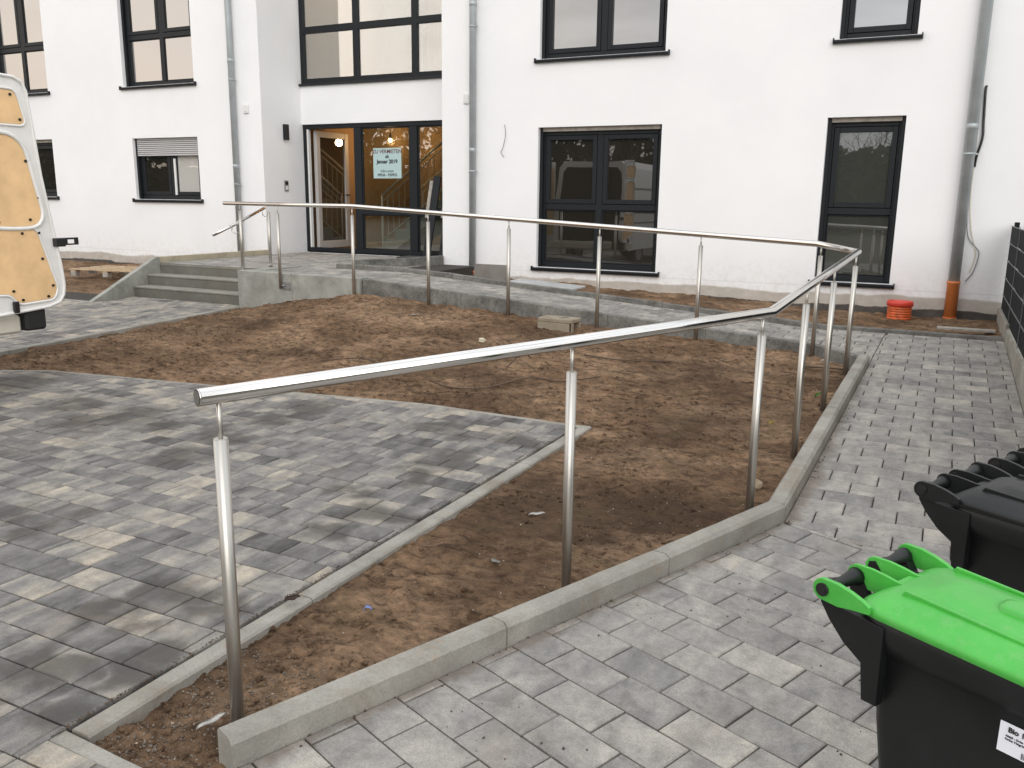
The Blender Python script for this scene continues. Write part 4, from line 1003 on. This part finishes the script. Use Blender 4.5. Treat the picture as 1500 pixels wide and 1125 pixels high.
    for y in (.055, .325):
        bm = bmesh.new(); tube(bm, [(.13, y-.045, .09), (.13, y-.01, .09)], .09, 20); wh = obj('wheel', bm, M['tyre'], t)
        bm = bmesh.new(); tube(bm, [(.13, y-.047, .09), (.13, y-.008, .09)], .045, 12); obj('hub', bm, B, wh)
    return t
b1 = make_bin((-.145, 1.70, 0), math.radians(-27.4), M['greenpl'], 'black wheelie bin with bright green lid and a white sticker')
b2 = make_bin((.0125, 2.47, 0), math.radians(-27), M['blackpl'], 'all black wheelie bin with its whole hinge visible, behind the green one')
b3 = make_bin((.20, 2.82, 0), math.radians(-27), M['blackpl'], 'all black wheelie bin farthest back, only its hinge lug in frame')
st_ = bpy.data.objects.new('sticker', None)
body1 = [c for c in b1.children if c.name.startswith('body')][0]
slope = math.atan2(.026, .50)
# the side wall of the body leans: place the sticker just off it
bm = bmesh.new(); bx(bm, -.066, .066, -.0006, .0006, -.028, .028); sk = obj('sticker', bm, M['label'], body1)
sk.location = (.405, .0305, .652); sk.rotation_euler = (math.radians(-1.6), 0, 0)
text('Bio 120 L', .013, (-.052, -.0012, .017), R90, M['ink'], sk, align='LEFT', bold=.0004)
text('Abfall - Grün - Rumpf', .0055, (-.055, -.0012, .005), R90, M['ink'], sk, align='LEFT')
text('Farbe: Maigrün', .0055, (-.055, -.0012, -.001), R90, M['ink'], sk, align='LEFT')
text('2007', .008, (-.022, -.0012, -.009), R90, M['ink'], sk, align='LEFT')
bm = bmesh.new(); rr = random.Random(2); xx = -.026
while xx < .05:
    w_ = rr.choice((.0008, .0016, .0024)); bx(bm, xx, xx+w_, -.0014, -.0008, -.025, -.014); xx += w_+rr.choice((.0009, .0016))
obj('barcode', bm, M['ink'], sk)

# ================================================================== van
van = thing('delivery_van', 'white delivery van at the left edge, rear door open with plywood lining', 'van', (-7.5, 1.4, 0))
def vo(o): o.parent = van; o.matrix_parent_inverse = Matrix.Translation(van.location).inverted(); return o
VX0, VX1, VY0, VY1 = -8.45, -6.58, -1.6, 4.0
bm = bmesh.new()
prof = [(VX0, .42), (VX0+.0, 1.3), (VX0+.10, 2.30), (VX0+.22, 2.45), (VX1-.22, 2.45), (VX1-.10, 2.30), (VX1, 1.3), (VX1, .42)]
A = [bm.verts.new((p[0], VY1, p[1])) for p in prof]; B_ = [bm.verts.new((p[0], -.1, p[1])) for p in prof]
for i in range(len(prof)-1): bm.faces.new((A[i], A[i+1], B_[i+1], B_[i]))
bm.faces.new((A[0], B_[0], B_[-1], A[-1]))
bm.faces.new(B_)
# bonnet / cab
bonn = [(p[0], min(p[1], 1.15)) for p in prof]
Cb = [bm.verts.new((VX0, VY0, .42)), bm.verts.new((VX0, VY0, 1.0)), bm.verts.new((VX1, VY0, 1.0)), bm.verts.new((VX1, VY0, .42))]
Cw = [bm.verts.new((VX0+.05, -1.0, 1.2)), bm.verts.new((VX1-.05, -1.0, 1.2))]
bm.faces.new(Cb); bm.faces.new((Cb[1], Cw[0], Cw[1], Cb[2])); bm.faces.new((Cw[0], B_[3], B_[4], Cw[1])); bm.faces.new((Cb[0], B_[0], B_[1], B_[2], Cw[0], Cb[1])); bm.faces.new((Cb[3], Cb[2], Cw[1], B_[5], B_[6], B_[7]))
bmesh.ops.recalc_face_normals(bm, faces=bm.faces)
vb = vo(obj('body', bm, M['vanwhite']))
# rear frame around the load opening, dark load space
bm = bmesh.new()
inn = [(VX0+.12, .62), (VX0+.12, 1.3), (VX0+.20, 2.2), (VX0+.30, 2.32), (VX1-.30, 2.32), (VX1-.20, 2.2), (VX1-.12, 1.3), (VX1-.12, .62)]
A = [bm.verts.new((p[0], VY1+.01, p[1])) for p in prof]; I = [bm.verts.new((p[0], VY1+.01, p[1])) for p in inn]
for i in range(8): bm.faces.new((A[i], A[(i+1) % 8], I[(i+1) % 8], I[i]))
obj('rear_frame', bm, M['vanwhite'], vb).matrix_parent_inverse = vb.matrix_world.inverted()
bm = bmesh.new(); I = [bm.verts.new((p[0], VY1+.006, p[1])) for p in inn]; J = [bm.verts.new((p[0], 1.0, p[1])) for p in inn]
for i in range(8): bm.faces.new((I[i], I[(i+1) % 8], J[(i+1) % 8], J[i]))
bm.faces.new(J); obj('load_space', bm, M['vandark'], vb)
for z in (1.05, 1.3, 1.85): obj('side_trim', (lambda b: (bx(b, VX1-.0+(-.055 if z > 1.3 else 0), VX1+.012+(-.045 if z > 1.3 else 0), .4, 3.9, z-.02, z+.02, .004), b)[1])(bmesh.new()), M['greyplate'], vb)
bm = bmesh.new(); bx(bm, VX0-.01, VX1+.01, VY1-.25, VY1+.345, .455, .60, .02); vo(obj('bumper', bm, M['vancream']))
bm = bmesh.new(); bx(bm, VX1-.20, VX1+.06, VY1+.35, VY1+.53, .47, .645, .02); vo(obj('bumper_corner', bm, M['vandark']))
bm = bmesh.new(); quad(bm, (VX0+.15, -.93, 1.28), (VX1-.15, -.93, 1.28), (VX1-.28, -.2, 2.2), (VX0+.28, -.2, 2.2)); vo(obj('windscreen', bm, M['glassdn']))
for x in (VX0+.06, VX1-.26):
    for y in (-.8, 3.05):
        bm = bmesh.new(); tube(bm, [(x, y, .34), (x+.2, y, .34)], .34, 28); wt = vo(obj('tyre', bm, M['tyre']))
        bm = bmesh.new(); tube(bm, [(x-.01, y, .34), (x+.21, y, .34)], .2, 20); obj('rim', bm, M['greyplate'], wt)
        wt.children[0].parent = wt
for x in (VX0+.25, VX1-.25):
    bm = bmesh.new(); bx(bm, x-.14, x+.14, VY0-.02, VY0+.05, .78, .95, .03); vo(obj('headlight', bm, M['label']))
# visible rear door, plane facing +x (coordinates are y, z)
DXp = -6.5
outl = [(3.98, 2.45), (4.44, 2.435), (4.51, 2.405), (4.545, 2.33), (4.575, 2.0), (4.60, 1.70), (4.65, 1.34), (4.70, 1.0), (4.715, .82), (4.70, .73), (4.655, .67), (4.55, .64), (3.98, .60)]
bm = bmesh.new(); prism(bm, outl, 'x', DXp-.06, DXp-.012, .012); door = vo(obj('rear_door', bm, M['vanwhite']))
def panel(nm, pts, mat, x0, x1, bev=.002):
    bm = bmesh.new(); prism(bm, pts, 'x', x0, x1, bev); return obj(nm, bm, mat, door)
def rpoly(pts, r, n=5):
    o = []; N = len(pts)
    for i in range(N):
        a, b, c = Vector(pts[i-1]), Vector(pts[i]), Vector(pts[(i+1) % N]); u = (a-b).normalized(); v = (c-b).normalized(); s = min(r, (a-b).length*.45, (c-b).length*.45)
        p, q = b+u*s, b+v*s
        for k in range(n+1): t = k/n; w2 = p*(1-t)**2+b*2*t*(1-t)+q*t*t; o.append((w2.x, w2.y))
    return o
# white raised ribs between the lining panels
top_p = rpoly([(3.9, 2.33), (4.44, 2.32), (4.50, 2.075), (3.9, 2.075)], .05)
mid_p = rpoly([(3.9, 1.99), (4.44, 1.99), (4.585, 1.30), (4.20, 1.30), (3.9, 1.36)], .16)
low_p = rpoly([(3.9, 1.27), (4.50, 1.27), (4.635, .80), (4.60, .715), (4.30, .70), (4.24, .78), (3.9, .80)], .045)
for pp in (top_p, mid_p, low_p): panel('plywood_panel', pp, M['ply'], DXp-.0125, DXp-.006)
# beads standing proud round the panels
def bead(pts, r, mat):
    P = [(DXp-.008, p[0], p[1]) for p in pts]; bm = bmesh.new(); tube(bm, P+[P[0]], r, 8, False); return obj('raised_rim', bm, mat, door)
def offs(pts, d):
    c = Vector((sum(p[0] for p in pts)/len(pts), sum(p[1] for p in pts)/len(pts))); return inset(pts if area(pts) > 0 else pts[::-1], -d)
bead(offs(mid_p, .018), .017, M['vanwhite']); bead(offs(low_p, .012), .010, M['vanwhite']); bead(offs(top_p, .012), .010, M['vanwhite'])
bead([(p[0], p[1]) for p in inset(outl if area(outl) > 0 else outl[::-1], .012)], .013, M['vanwhite'])
for (y, z) in [(4.12, 2.30), (4.40, 2.29), (4.15, 2.11), (4.46, 2.11), (4.22, 1.96), (4.47, 1.80), (4.55, 1.52), (4.46, 1.35), (4.2, 1.335), (4.04, 1.24), (4.38, 1.245), (4.52, 1.245), (4.53, 1.04), (4.60, .82), (4.55, .735), (4.33, .725), (4.06, 1.05), (4.26, .8)]:
    bm = bmesh.new(); tube(bm, [(DXp-.007, y, z), (DXp+.003, y, z)], .011, 8); obj('screw', bm, M['cap'], door)
lt = bmesh.new(); bx(lt, DXp-.02, DXp+.03, 4.64, 4.73, 1.13, 1.20, .006); bx(lt, DXp-.008, DXp+.012, 4.73, 4.86, 1.185, 1.20, .002); bx(lt, DXp-.008, DXp+.012, 4.73, 4.86, 1.14, 1.152, .002); bx(lt, DXp-.008, DXp+.012, 4.83, 4.86, 1.152, 1.185, .002); bx(lt, DXp-.008, DXp+.012, 4.73, 4.76, 1.152, 1.185, .002)
obj('latch', lt, M['cap'], door)
bm = bmesh.new(); bx(bm, DXp-.01, DXp+.02, 4.24, 4.285, .63, .72, .006); obj('lower_latch', bm, M['cap'], door)
# left-hand rear door, swung wide (seen only mirrored in the windows)
bm = bmesh.new(); bx(bm, VX0-.03, VX0+.02, 4.02, 4.85, .62, 2.42, .015); d2 = vo(obj('rear_door', bm, M['vanwhite']))
bm = bmesh.new(); bx(bm, VX0+.021, VX0+.03, 4.12, 4.75, .75, 2.3); obj('plywood_panel', bm, M['ply'], d2)

# ================================================================== fence at right
fn = thing('privacy_fence', 'anthracite bar fence with dark privacy strips beside the path', 'fence', (.64, 9, .3))
def fo(o, p=None): o.parent = p or fn; o.matrix_parent_inverse = Matrix.Translation(fn.location).inverted(); return o
FX = .64
ys_ = [11.3, 9.85, 8.4, 6.4, 4.4]
for y in ys_:
    fo(box('post', FX+.02, FX+.07, y-.03, y+.03, .2, 1.37, M['fence'], None, .004))
for a, b in zip(ys_, ys_[1:]):
    for k in range(5):
        z = .37+k*.192
        fo(box('privacy_strip', FX-.004, FX+.002, b+.012, a-.012, z+.004, z+.186, M['fence']))
        fo(box('wire', FX-.012, FX-.005, b+.01, a-.01, z+.186, z+.193, M['wire']))
    fo(box('wire', FX-.014, FX-.008, b-.004, b+.002, .36, 1.35, M['wire']))

# ================================================================== yard bits
# bucket stack: ribbed orange rings with a red lid
def soilz_strip(x, y): return float(strip_h(np.array([x]), np.array([y]))[0])
t = thing('drain_cap', 'ribbed orange drain riser with a red lid standing in the soil', 'drain riser', (-.42, 11.12, .20))
bm = bmesh.new(); pr = []
for k in range(8): pr += [(.125, -.04+k*.03), (.135, -.034+k*.03), (.135, -.018+k*.03), (.125, -.012+k*.03)]
lathe(bm, pr, 28); obj('ribbed_pipe', bm, M['orange'], t)
bm = bmesh.new(); lathe(bm, [(.14, .175), (.147, .18), (.147, .225), (.14, .236), (.0005, .242)], 28); obj('lid', bm, M['red'], t)
# pallet
t = thing('pallet', 'small slatted wooden pallet lying on the bare soil left of the steps', 'pallet', (-12.35, 10.0, .24), math.radians(8))
for k in range(4): box('slat', -.7, .7, -.42+k*.23, -.30+k*.23, .085, .105, M['wood'], t, .003)
for x in (-.66, 0, .56):
    box('bearer', x, x+.1, -.42, .40, .065, .0845, M['wood'], t, .003)
    for y in (-.42, -.05, .3): box('block', x, x+.1, y, y+.1, -.01, .0645, M['woodgrey'], t, .003)
# concrete block with holes on the bed
t = thing('hollow_block', 'weathered hollow concrete block lying against the ramp kerb', 'block', (-3.55, 8.2, .275), math.radians(-3))
bm = bmesh.new(); bx(bm, -.2, .2, -.10, .12, .03, .075, .008); bx(bm, -.2, .17, -.102, -.07, -.06, .03, .004); bx(bm, -.2, .2, .09, .118, -.06, .03, .004); bx(bm, -.2, -.17, -.07, .09, -.06, .03, .004); bx(bm, .19, .2, -.10, -.05, -.06, .03, .002)
obj('shell', bm, mat_concrete('old_block', (.30, .255, .19), .2, (.16, .12, .08)), t)
bm = bmesh.new(); bx(bm, .03, .09, .03, .06, .0735, .0765); bx(bm, .01, .07, -.03, 0, .0735, .0765); obj('slot_shade', bm, M['vandark'], t)  # thin black plates stand in for the shade inside the slots
# slab against the wall, flat board, kerb blocks by the door, rubble, mat
bm = bmesh.new(); bx(bm, -.25, .25, -.03, .03, -.1, .21, .006, Matrix.Rotation(math.radians(-9), 4, 'X')); o = obj('loose_slab', bm, M['slab'], None, (-5.62, 10.55, .46)); tag(o, 'dark upright concrete slab leaning by the middle downpipe', 'slab')
bm = bmesh.new(); bx(bm, -.55, .5, -.16, .16, -.012, .012, .003, Matrix.Rotation(math.radians(2), 4, 'Y')); o = obj('loose_board', bm, M['board'], None, (-4.75, 10.55, .44)); o.rotation_euler = (.05, 0, -.12); tag(o, 'flat grey board lying on soil under the wide ground-floor window', 'board')
kb = struct('entrance_edging')
for (x, y, l) in ((-7.62, 11.0, .9), (-7.05, 11.0, .62)):
    pass
kerb(kb, [(-7.38, 9.80), (-7.0, 10.55), (-6.86, 11.36)], .07, lambda x, y: .60+.10, lambda x, y: .2, M['kerbdark'], .8, .006, name='edging_block')
def rock(bm, c, s, seed, sub=1, flat=.7):
    r_ = random.Random(seed); q = bmesh.ops.create_icosphere(bm, subdivisions=sub, radius=1)['verts']; ax = Matrix.Rotation(r_.random()*6, 3, 'Z')
    e = (s*r_.uniform(.7, 1.35), s*r_.uniform(.7, 1.1), s*flat*r_.uniform(.6, 1.1))
    for v in q: 
        k = 1+r_.uniform(-.22, .22); v.co = ax@Vector((v.co.x*e[0]*k, v.co.y*e[1]*k, v.co.z*e[2]*k)); v.co += Vector(c)
for i, (x, y, s, lab) in enumerate(((-6.62, 10.35, .13, 'largest pale rubble lump by the landing corner'), (-6.32, 10.2, .08, 'middle pale rubble lump between landing and orange socket'), (-6.12, 10.12, .05, 'smallest pale rubble lump next to the orange socket'))):
    bm = bmesh.new(); rock(bm, (0, 0, 0), s, i, 2, .35); o = obj('rubble', bm, M['foamcut'], None, (x, y, soilz_strip(x, y)+s*.2)); tag(o, lab, 'rubble')
bm = bmesh.new()
for i in range(26):
    x = random.uniform(-6.75, -5.0); y = random.uniform(10.0, 11.0); s = random.uniform(.03, .11); rock(bm, (x, y, soilz_strip(x, y)+s*.1), s, 100+i, 2, .6)
o = obj('soil_heap', bm, M['clod'], smooth=True); tag(o, 'dark broken soil lumps along the wall foot', 'soil lumps', kind='stuff')
o = box('door_mat', -8.1, -7.25, 11.9, 12.25, PZ+.003, PZ+.03, M['mat'], None, .004); tag(o, 'dark rubber mat on the landing in front of the glass', 'mat')
o = box('plank', -.0, .55, 10.15, 10.27, .25, .275, M['woodgrey'], None, .003); tag(o, 'short grey plank lying on soil near the fence corner', 'plank')
bm = bmesh.new(); rock(bm, (0, 0, 0), .045, 77, 2, .8); o = obj('stone', bm, simple('tan_stone', (.27, .21, .14), .9), None, (-.80, 4.62, .03)); tag(o, 'round tan stone in the bed near the third handrail post', 'stone')
bm = bmesh.new(); rock(bm, (0, 0, 0), .035, 78, 2, .8); o = obj('stone', bm, M['foamcut'], None, (-4.0, 7.35, .19)); tag(o, 'pale stone alone on the soil below the far ramp', 'stone')
# litter: thin curled scraps
def bz(x, y): return float(bed_height(np.array([x]), np.array([y]))[0])
def scrap(name, x, y, l, w_, rot, mat, lab, cat, curl=.02, zo=.01):
    bm = bmesh.new(); n = 8; R_ = []
    for i in range(n+1):
        t_ = i/n; ww = w_*math.sin(PI*(.08+.84*t_))**.7; z = curl*math.sin(PI*t_)+.004*math.sin(9*t_)
        R_.append([bm.verts.new(((t_-.5)*l, s*ww/2, z+abs(s)*curl*.35)) for s in (-1, 0, 1)])
    for a, b in zip(R_, R_[1:]):
        for k in range(2): bm.faces.new((a[k], b[k], b[k+1], a[k+1])).smooth = True
    bmesh.ops.solidify(bm, geom=bm.faces[:], thickness=.0015)
    o = obj(name, bm, mat, None, (x, y, bz(x, y)+zo)); o.rotation_euler = (.1, -.1, rot); return tag(o, lab, cat)
scrap('torn_paper', -1.815, 1.655, .10, .024, 1.25, M['litter'], 'white torn strip at the foot of the nearest handrail post', 'litter', .004, .03)
scrap('blue_scrap', -1.83, 2.46, .035, .022, .3, M['blue'], 'small blue scrap on the soil between near kerb and driveway', 'litter')
scrap('dry_leaf', -1.63, 3.12, .07, .03, -.4, M['woodgrey'], 'curled pale dry leaf left of the second post', 'leaf', .006)
scrap('dry_leaf', -1.72, 3.75, .09, .03, .5, M['litter'], 'whitish curled leaf on the soil above the other pale leaf', 'leaf', .007)
scrap('green_leaf', -.74, 6.75, .10, .04, .9, M['leafgreen'], 'fresh green leaf at the foot of the fifth post', 'leaf')
scrap('yellow_leaf', -.95, 5.9, .05, .035, .2, M['leafyellow'], 'small yellow leaf in the bed near the kerb', 'leaf')
scrap('torn_paper', -.86, 8.0, .09, .05, .2, M['litter'], 'white crumpled paper in the bed corner under the bend', 'litter', .02)
scrap('torn_paper', -5.15, 7.9, .11, .03, .1, M['litter'], 'white slip of paper in the middle of the far bed', 'litter', .01)
scrap('dark_leaf', -2.13, 2.38, .06, .035, .8, M['twig'], 'dark wet leaf stuck on the driveway kerb', 'leaf', .006, .045)
# twigs
def twig(P, r, lab):
    pts = [(x, y, bz(x, y)+.012+dz) for x, y, dz in P]
    o = tubeo('twig', curve_pts(pts, 4), r, M['twig'], None, 5); tag(o, lab, 'twig')
twig([(-3.75, 6.0, 0), (-3.5, 5.9, 0), (-3.2, 5.95, .0), (-3.0, 6.35, .02), (-2.75, 6.4, .0), (-2.45, 6.55, .01)], .006, 'longest dark curved twig on the soil behind the near rail')
twig([(-3.35, 6.6, .0), (-3.30, 6.8, .07), (-3.28, 6.95, .0)], .006, 'short pale twig standing up beside the long dark twig')
twig([(-5.0, 6.1, .0), (-4.7, 6.25, .02), (-4.5, 6.25, 0)], .006, 'short dark twig on the soil towards the steps')
twig([(-2.9, 7.3, 0), (-2.5, 7.2, .01), (-2.1, 7.4, 0)], .007, 'thin root on the soil below the fourth ramp post')
twig([(-1.0, 7.75, 0), (-.8, 7.65, .02), (-.62, 7.72, .01)], .008, 'dark root near the bend of the kerb')
bm = bmesh.new()
rr = random.Random(5)
for i in range(520):
    x = rr.uniform(-8.1, -.7); y = rr.uniform(1.7, 8.4)
    if not bool(bed_keep(np.array([x]), np.array([y]))[0]): continue
    a = rr.uniform(0, 6.3); l = rr.uniform(.02, .08); z = bz(x, y)+.004
    tube(bm, [(x, y, z), (x+l*.5*math.cos(a), y+l*.5*math.sin(a), z+rr.uniform(0, .012)), (x+l*math.cos(a+.3), y+l*math.sin(a+.3), z)], rr.uniform(.0012, .0028), 4, False)
o = obj('root_bits', bm, M['twig']); tag(o, 'fine roots and twig bits strewn over the bed soil', 'roots', kind='stuff')
# clods and pebbles: numpy icosahedra
def scatter(name, N, smin, smax, mat, region, hz, lab, cat, near=0.0, sink=.25, seed=1):
    R = np.random.RandomState(seed); g_ = (1+5**.5)/2
    ico = np.array([(-1, g_, 0), (1, g_, 0), (-1, -g_, 0), (1, -g_, 0), (0, -1, g_), (0, 1, g_), (0, -1, -g_), (0, 1, -g_), (g_, 0, -1), (g_, 0, 1), (-g_, 0, -1), (-g_, 0, 1)])/1.9
    fc = np.array([(0, 11, 5), (0, 5, 1), (0, 1, 7), (0, 7, 10), (0, 10, 11), (1, 5, 9), (5, 11, 4), (11, 10, 2), (10, 7, 6), (7, 1, 8), (3, 9, 4), (3, 4, 2), (3, 2, 6), (3, 6, 8), (3, 8, 9), (4, 9, 5), (2, 4, 11), (6, 2, 10), (8, 6, 7), (9, 8, 1)])
    x = R.uniform(region[0], region[1], N*3); u = R.uniform(0, 1, N*3)
    y = region[2]+(region[3]-region[2])*u**(1+near)
    k = region[4](x, y); x, y = x[k][:N], y[k][:N]; n = len(x)
    s = smin*(smax/smin)**(R.uniform(0, 1, n)**2.2)
    z = hz(x, y)+s*(.5-sink)
    V = ico[None]*R.uniform(.72, 1.2, (n, 12, 1))*s[:, None, None]*np.stack([R.uniform(.7, 1.3, n), R.uniform(.7, 1.3, n), R.uniform(.5, .85, n)], -1)[:, None]
    a = R.uniform(0, 6.28, n); ca, sa = np.cos(a)[:, None], np.sin(a)[:, None]
    V = np.stack([V[..., 0]*ca-V[..., 1]*sa, V[..., 0]*sa+V[..., 1]*ca, V[..., 2]], -1)+np.stack([x, y, z], -1)[:, None]
    F = (fc[None]+np.arange(n)[:, None, None]*12).reshape(-1, 3)
    me = bpy.data.meshes.new(name); me.from_pydata(V.reshape(-1, 3).tolist(), [], F.tolist()); me.update()
    a_ = me.attributes.new('damp', 'FLOAT', 'POINT'); a_.data.foreach_set('value', np.repeat(np.clip(damp(x, y)+.12, 0, .85), 12).astype(np.float32))
    o = link(name, me, mat); tag(o, lab, cat, kind='stuff'); return o
kp = lambda x, y: bed_keep(x, y)
def clump(x, y): return bed_keep(x, y) & (fbm(x, y, 3, 1.8) > -.02)
scatter('soil_clods', 14000, .003, .015, M['soil'], (-8.2, -.6, 1.45, 8.45, clump), bed_height, 'small crumbled soil clods over the garden bed', 'soil clods', .35, seed=2)
scatter('fine_grit', 3800, .0015, .0042, M['pebble'], (-8.2, -.6, 1.45, 7.5, kp), bed_height, 'fine pale grit scattered in the bed soil', 'grit', .9, .2, seed=3)
nearg = lambda x, y: bed_keep(x, y) & (x < -1.7) & (y < 2.1)
scatter('gravel', 1700, .0015, .0055, simple('grey_gravel', (.15, .125, .10), .9, nscale=40, namp=.6), (-2.1, -1.6, 1.4, 2.2, nearg), bed_height, 'grey gravel spilling at the bed corner by the first post', 'gravel', .2, .1, seed=4)
def kside(x, y):
    kxv = np.where(y < 4.2, KA[0]+(KB[0]-KA[0])*(y-KA[1])/(KB[1]-KA[1]), -.56+(y-4.2)*.015); return (x > kxv+.004) & (x < kxv+.004+.05*np.abs(fbm(x*0+2, y, 3, 2.5))*1.6)
def zp_arr(x, y): return np.clip((y-4.0)*.044, 0, .235)
scatter('kerb_dirt', 7000, .0018, .0075, M['clod'], (-1.65, -.4, 1.5, 8.0, kside), zp_arr, 'brown soil crumbs lying along the foot of the path kerb', 'dirt', .3, .2, seed=6)
def dside(x, y): return (np.abs(x+2.19) < .02*np.abs(fbm(x*0+2, y, 3, 2.5))*2+.004)
scatter('joint_dirt', 2200, .0015, .004, M['clod'], (-2.23, -2.15, 1.4, 5.4, dside), lambda x, y: 0*x-.001, 'brown crumbs in the joint along the driveway kerb', 'dirt', .3, .2, seed=8)
pk = lambda x, y: (x > kx(1.5)) & (fbm(x, y, 3, 1.1) > .05) & (x > np.where(y < 4.2, KA[0]+(KB[0]-KA[0])*(y-KA[1])/(KB[1]-KA[1])+.02, -.52))
scatter('path_crumbs', 500, .0015, .006, M['clod'], (-1.6, .6, 1.4, 8.5, pk), zp_arr, 'stray dark crumbs of soil on the path stones', 'dirt', .3, .1, seed=9)

# ================================================================== behind the camera: what the panes mirror
def bare_tree(seed, h):
    r_ = random.Random(seed); tr, cw = bmesh.new(), bmesh.new()
    def grow(p, d, l, r, lev):
        n = 3; pts = [p]; rs = [r]
        for i in range(n):
            d = (d+Vector((r_.gauss(0, .12), r_.gauss(0, .12), r_.gauss(.03, .08)))).normalized(); p = p+d*l/n; pts.append(p); rs.append(r*(1-.35*(i+1)/n))
        tube(tr if lev < 2 else cw, pts, r, 5 if lev < 2 else 3, False, rs)
        if lev < 5:
            for k in range(r_.choice((2, 3, 3)) if lev else 5):
                q = r_.uniform(.35, 1); b = pts[0].lerp(pts[-1], q) if k else pts[-1]
                nd_ = (d*.8+Vector((r_.gauss(0, .6), r_.gauss(0, .6), r_.gauss(.15, .3)))).normalized(); grow(b, nd_, l*r_.uniform(.6, .78), r*.55, lev+1)
    grow(Vector((0, 0, 0)), Vector((0, 0, 1)), h*.33, h*.022, 0)
    return tr, cw
protos = []
for k in range(3):
    tr, cw = bare_tree(20+k, 8.5)
    protos.append((tr, cw))
mesh_p = []
for tr, cw in protos:
    a = bpy.data.meshes.new('trunk'); tr.to_mesh(a); a.materials.append(M['bark']); b = bpy.data.meshes.new('crown'); cw.to_mesh(b); b.materials.append(M['bark']); mesh_p.append((a, b))
txs = [-68, -61, -54, -47, -40, -35, -30, -25, -20, -15, -10, -5, -1, 3, 8]
for i, x in enumerate(txs):
    t = thing('bare_tree', 'bare winter tree standing over the dark hedgerow across the street', 'tree', (x+random.uniform(-2, 2), -31+random.uniform(-3, 3), -.1), random.uniform(0, 6), 'bare winter trees across the street'); s = random.uniform(.85, 1.15)*(1.25 if x < -44 else 1); t.scale = (s, s, s)
    link('trunk', mesh_p[i % 3][0], None, t); link('crown', mesh_p[i % 3][1], None, t)
R = np.random.RandomState(4); N = 20000
cx = R.uniform(-95, 45, N); cy = -34+R.uniform(-1.6, 1.6, N); top = 7.7-3.1*np.clip((cx+17)/8, 0, 1)+.9*fbm(cx, cx*0, 3, .12)+.5*fbm(cx, cx*0+4, 3, .8); cz = R.uniform(0, 1, N)**.8*top
ang = R.uniform(0, 6.28, (N, 3)); V = []; F = []
sz = R.uniform(.15, .42, N)
A1 = np.stack([np.cos(ang[:, 0]), np.sin(ang[:, 0])*.5, np.sin(ang[:, 1])], -1)*sz[:, None]; A2 = np.stack([np.sin(ang[:, 2]), np.cos(ang[:, 1])*.5, np.cos(ang[:, 2])], -1)*sz[:, None]
Cc = np.stack([cx, cy, cz], -1); V = np.stack([Cc-A1, Cc-A2, Cc+A1, Cc+A2], 1).reshape(-1, 3); F = np.arange(N*4).reshape(-1, 4)
me = bpy.data.meshes.new('hedgerow'); me.from_pydata(V.tolist(), [], F.tolist()); o = link('hedgerow', me, M['hedge']); tag(o, 'dark dense hedgerow across the street, mirrored in the panes', 'hedge', kind='stuff')
box('hedge_core', -95, 45, -35, -34, -.1, 4.0, M['hedge'])
bpy.data.objects['hedge_core'].parent = o
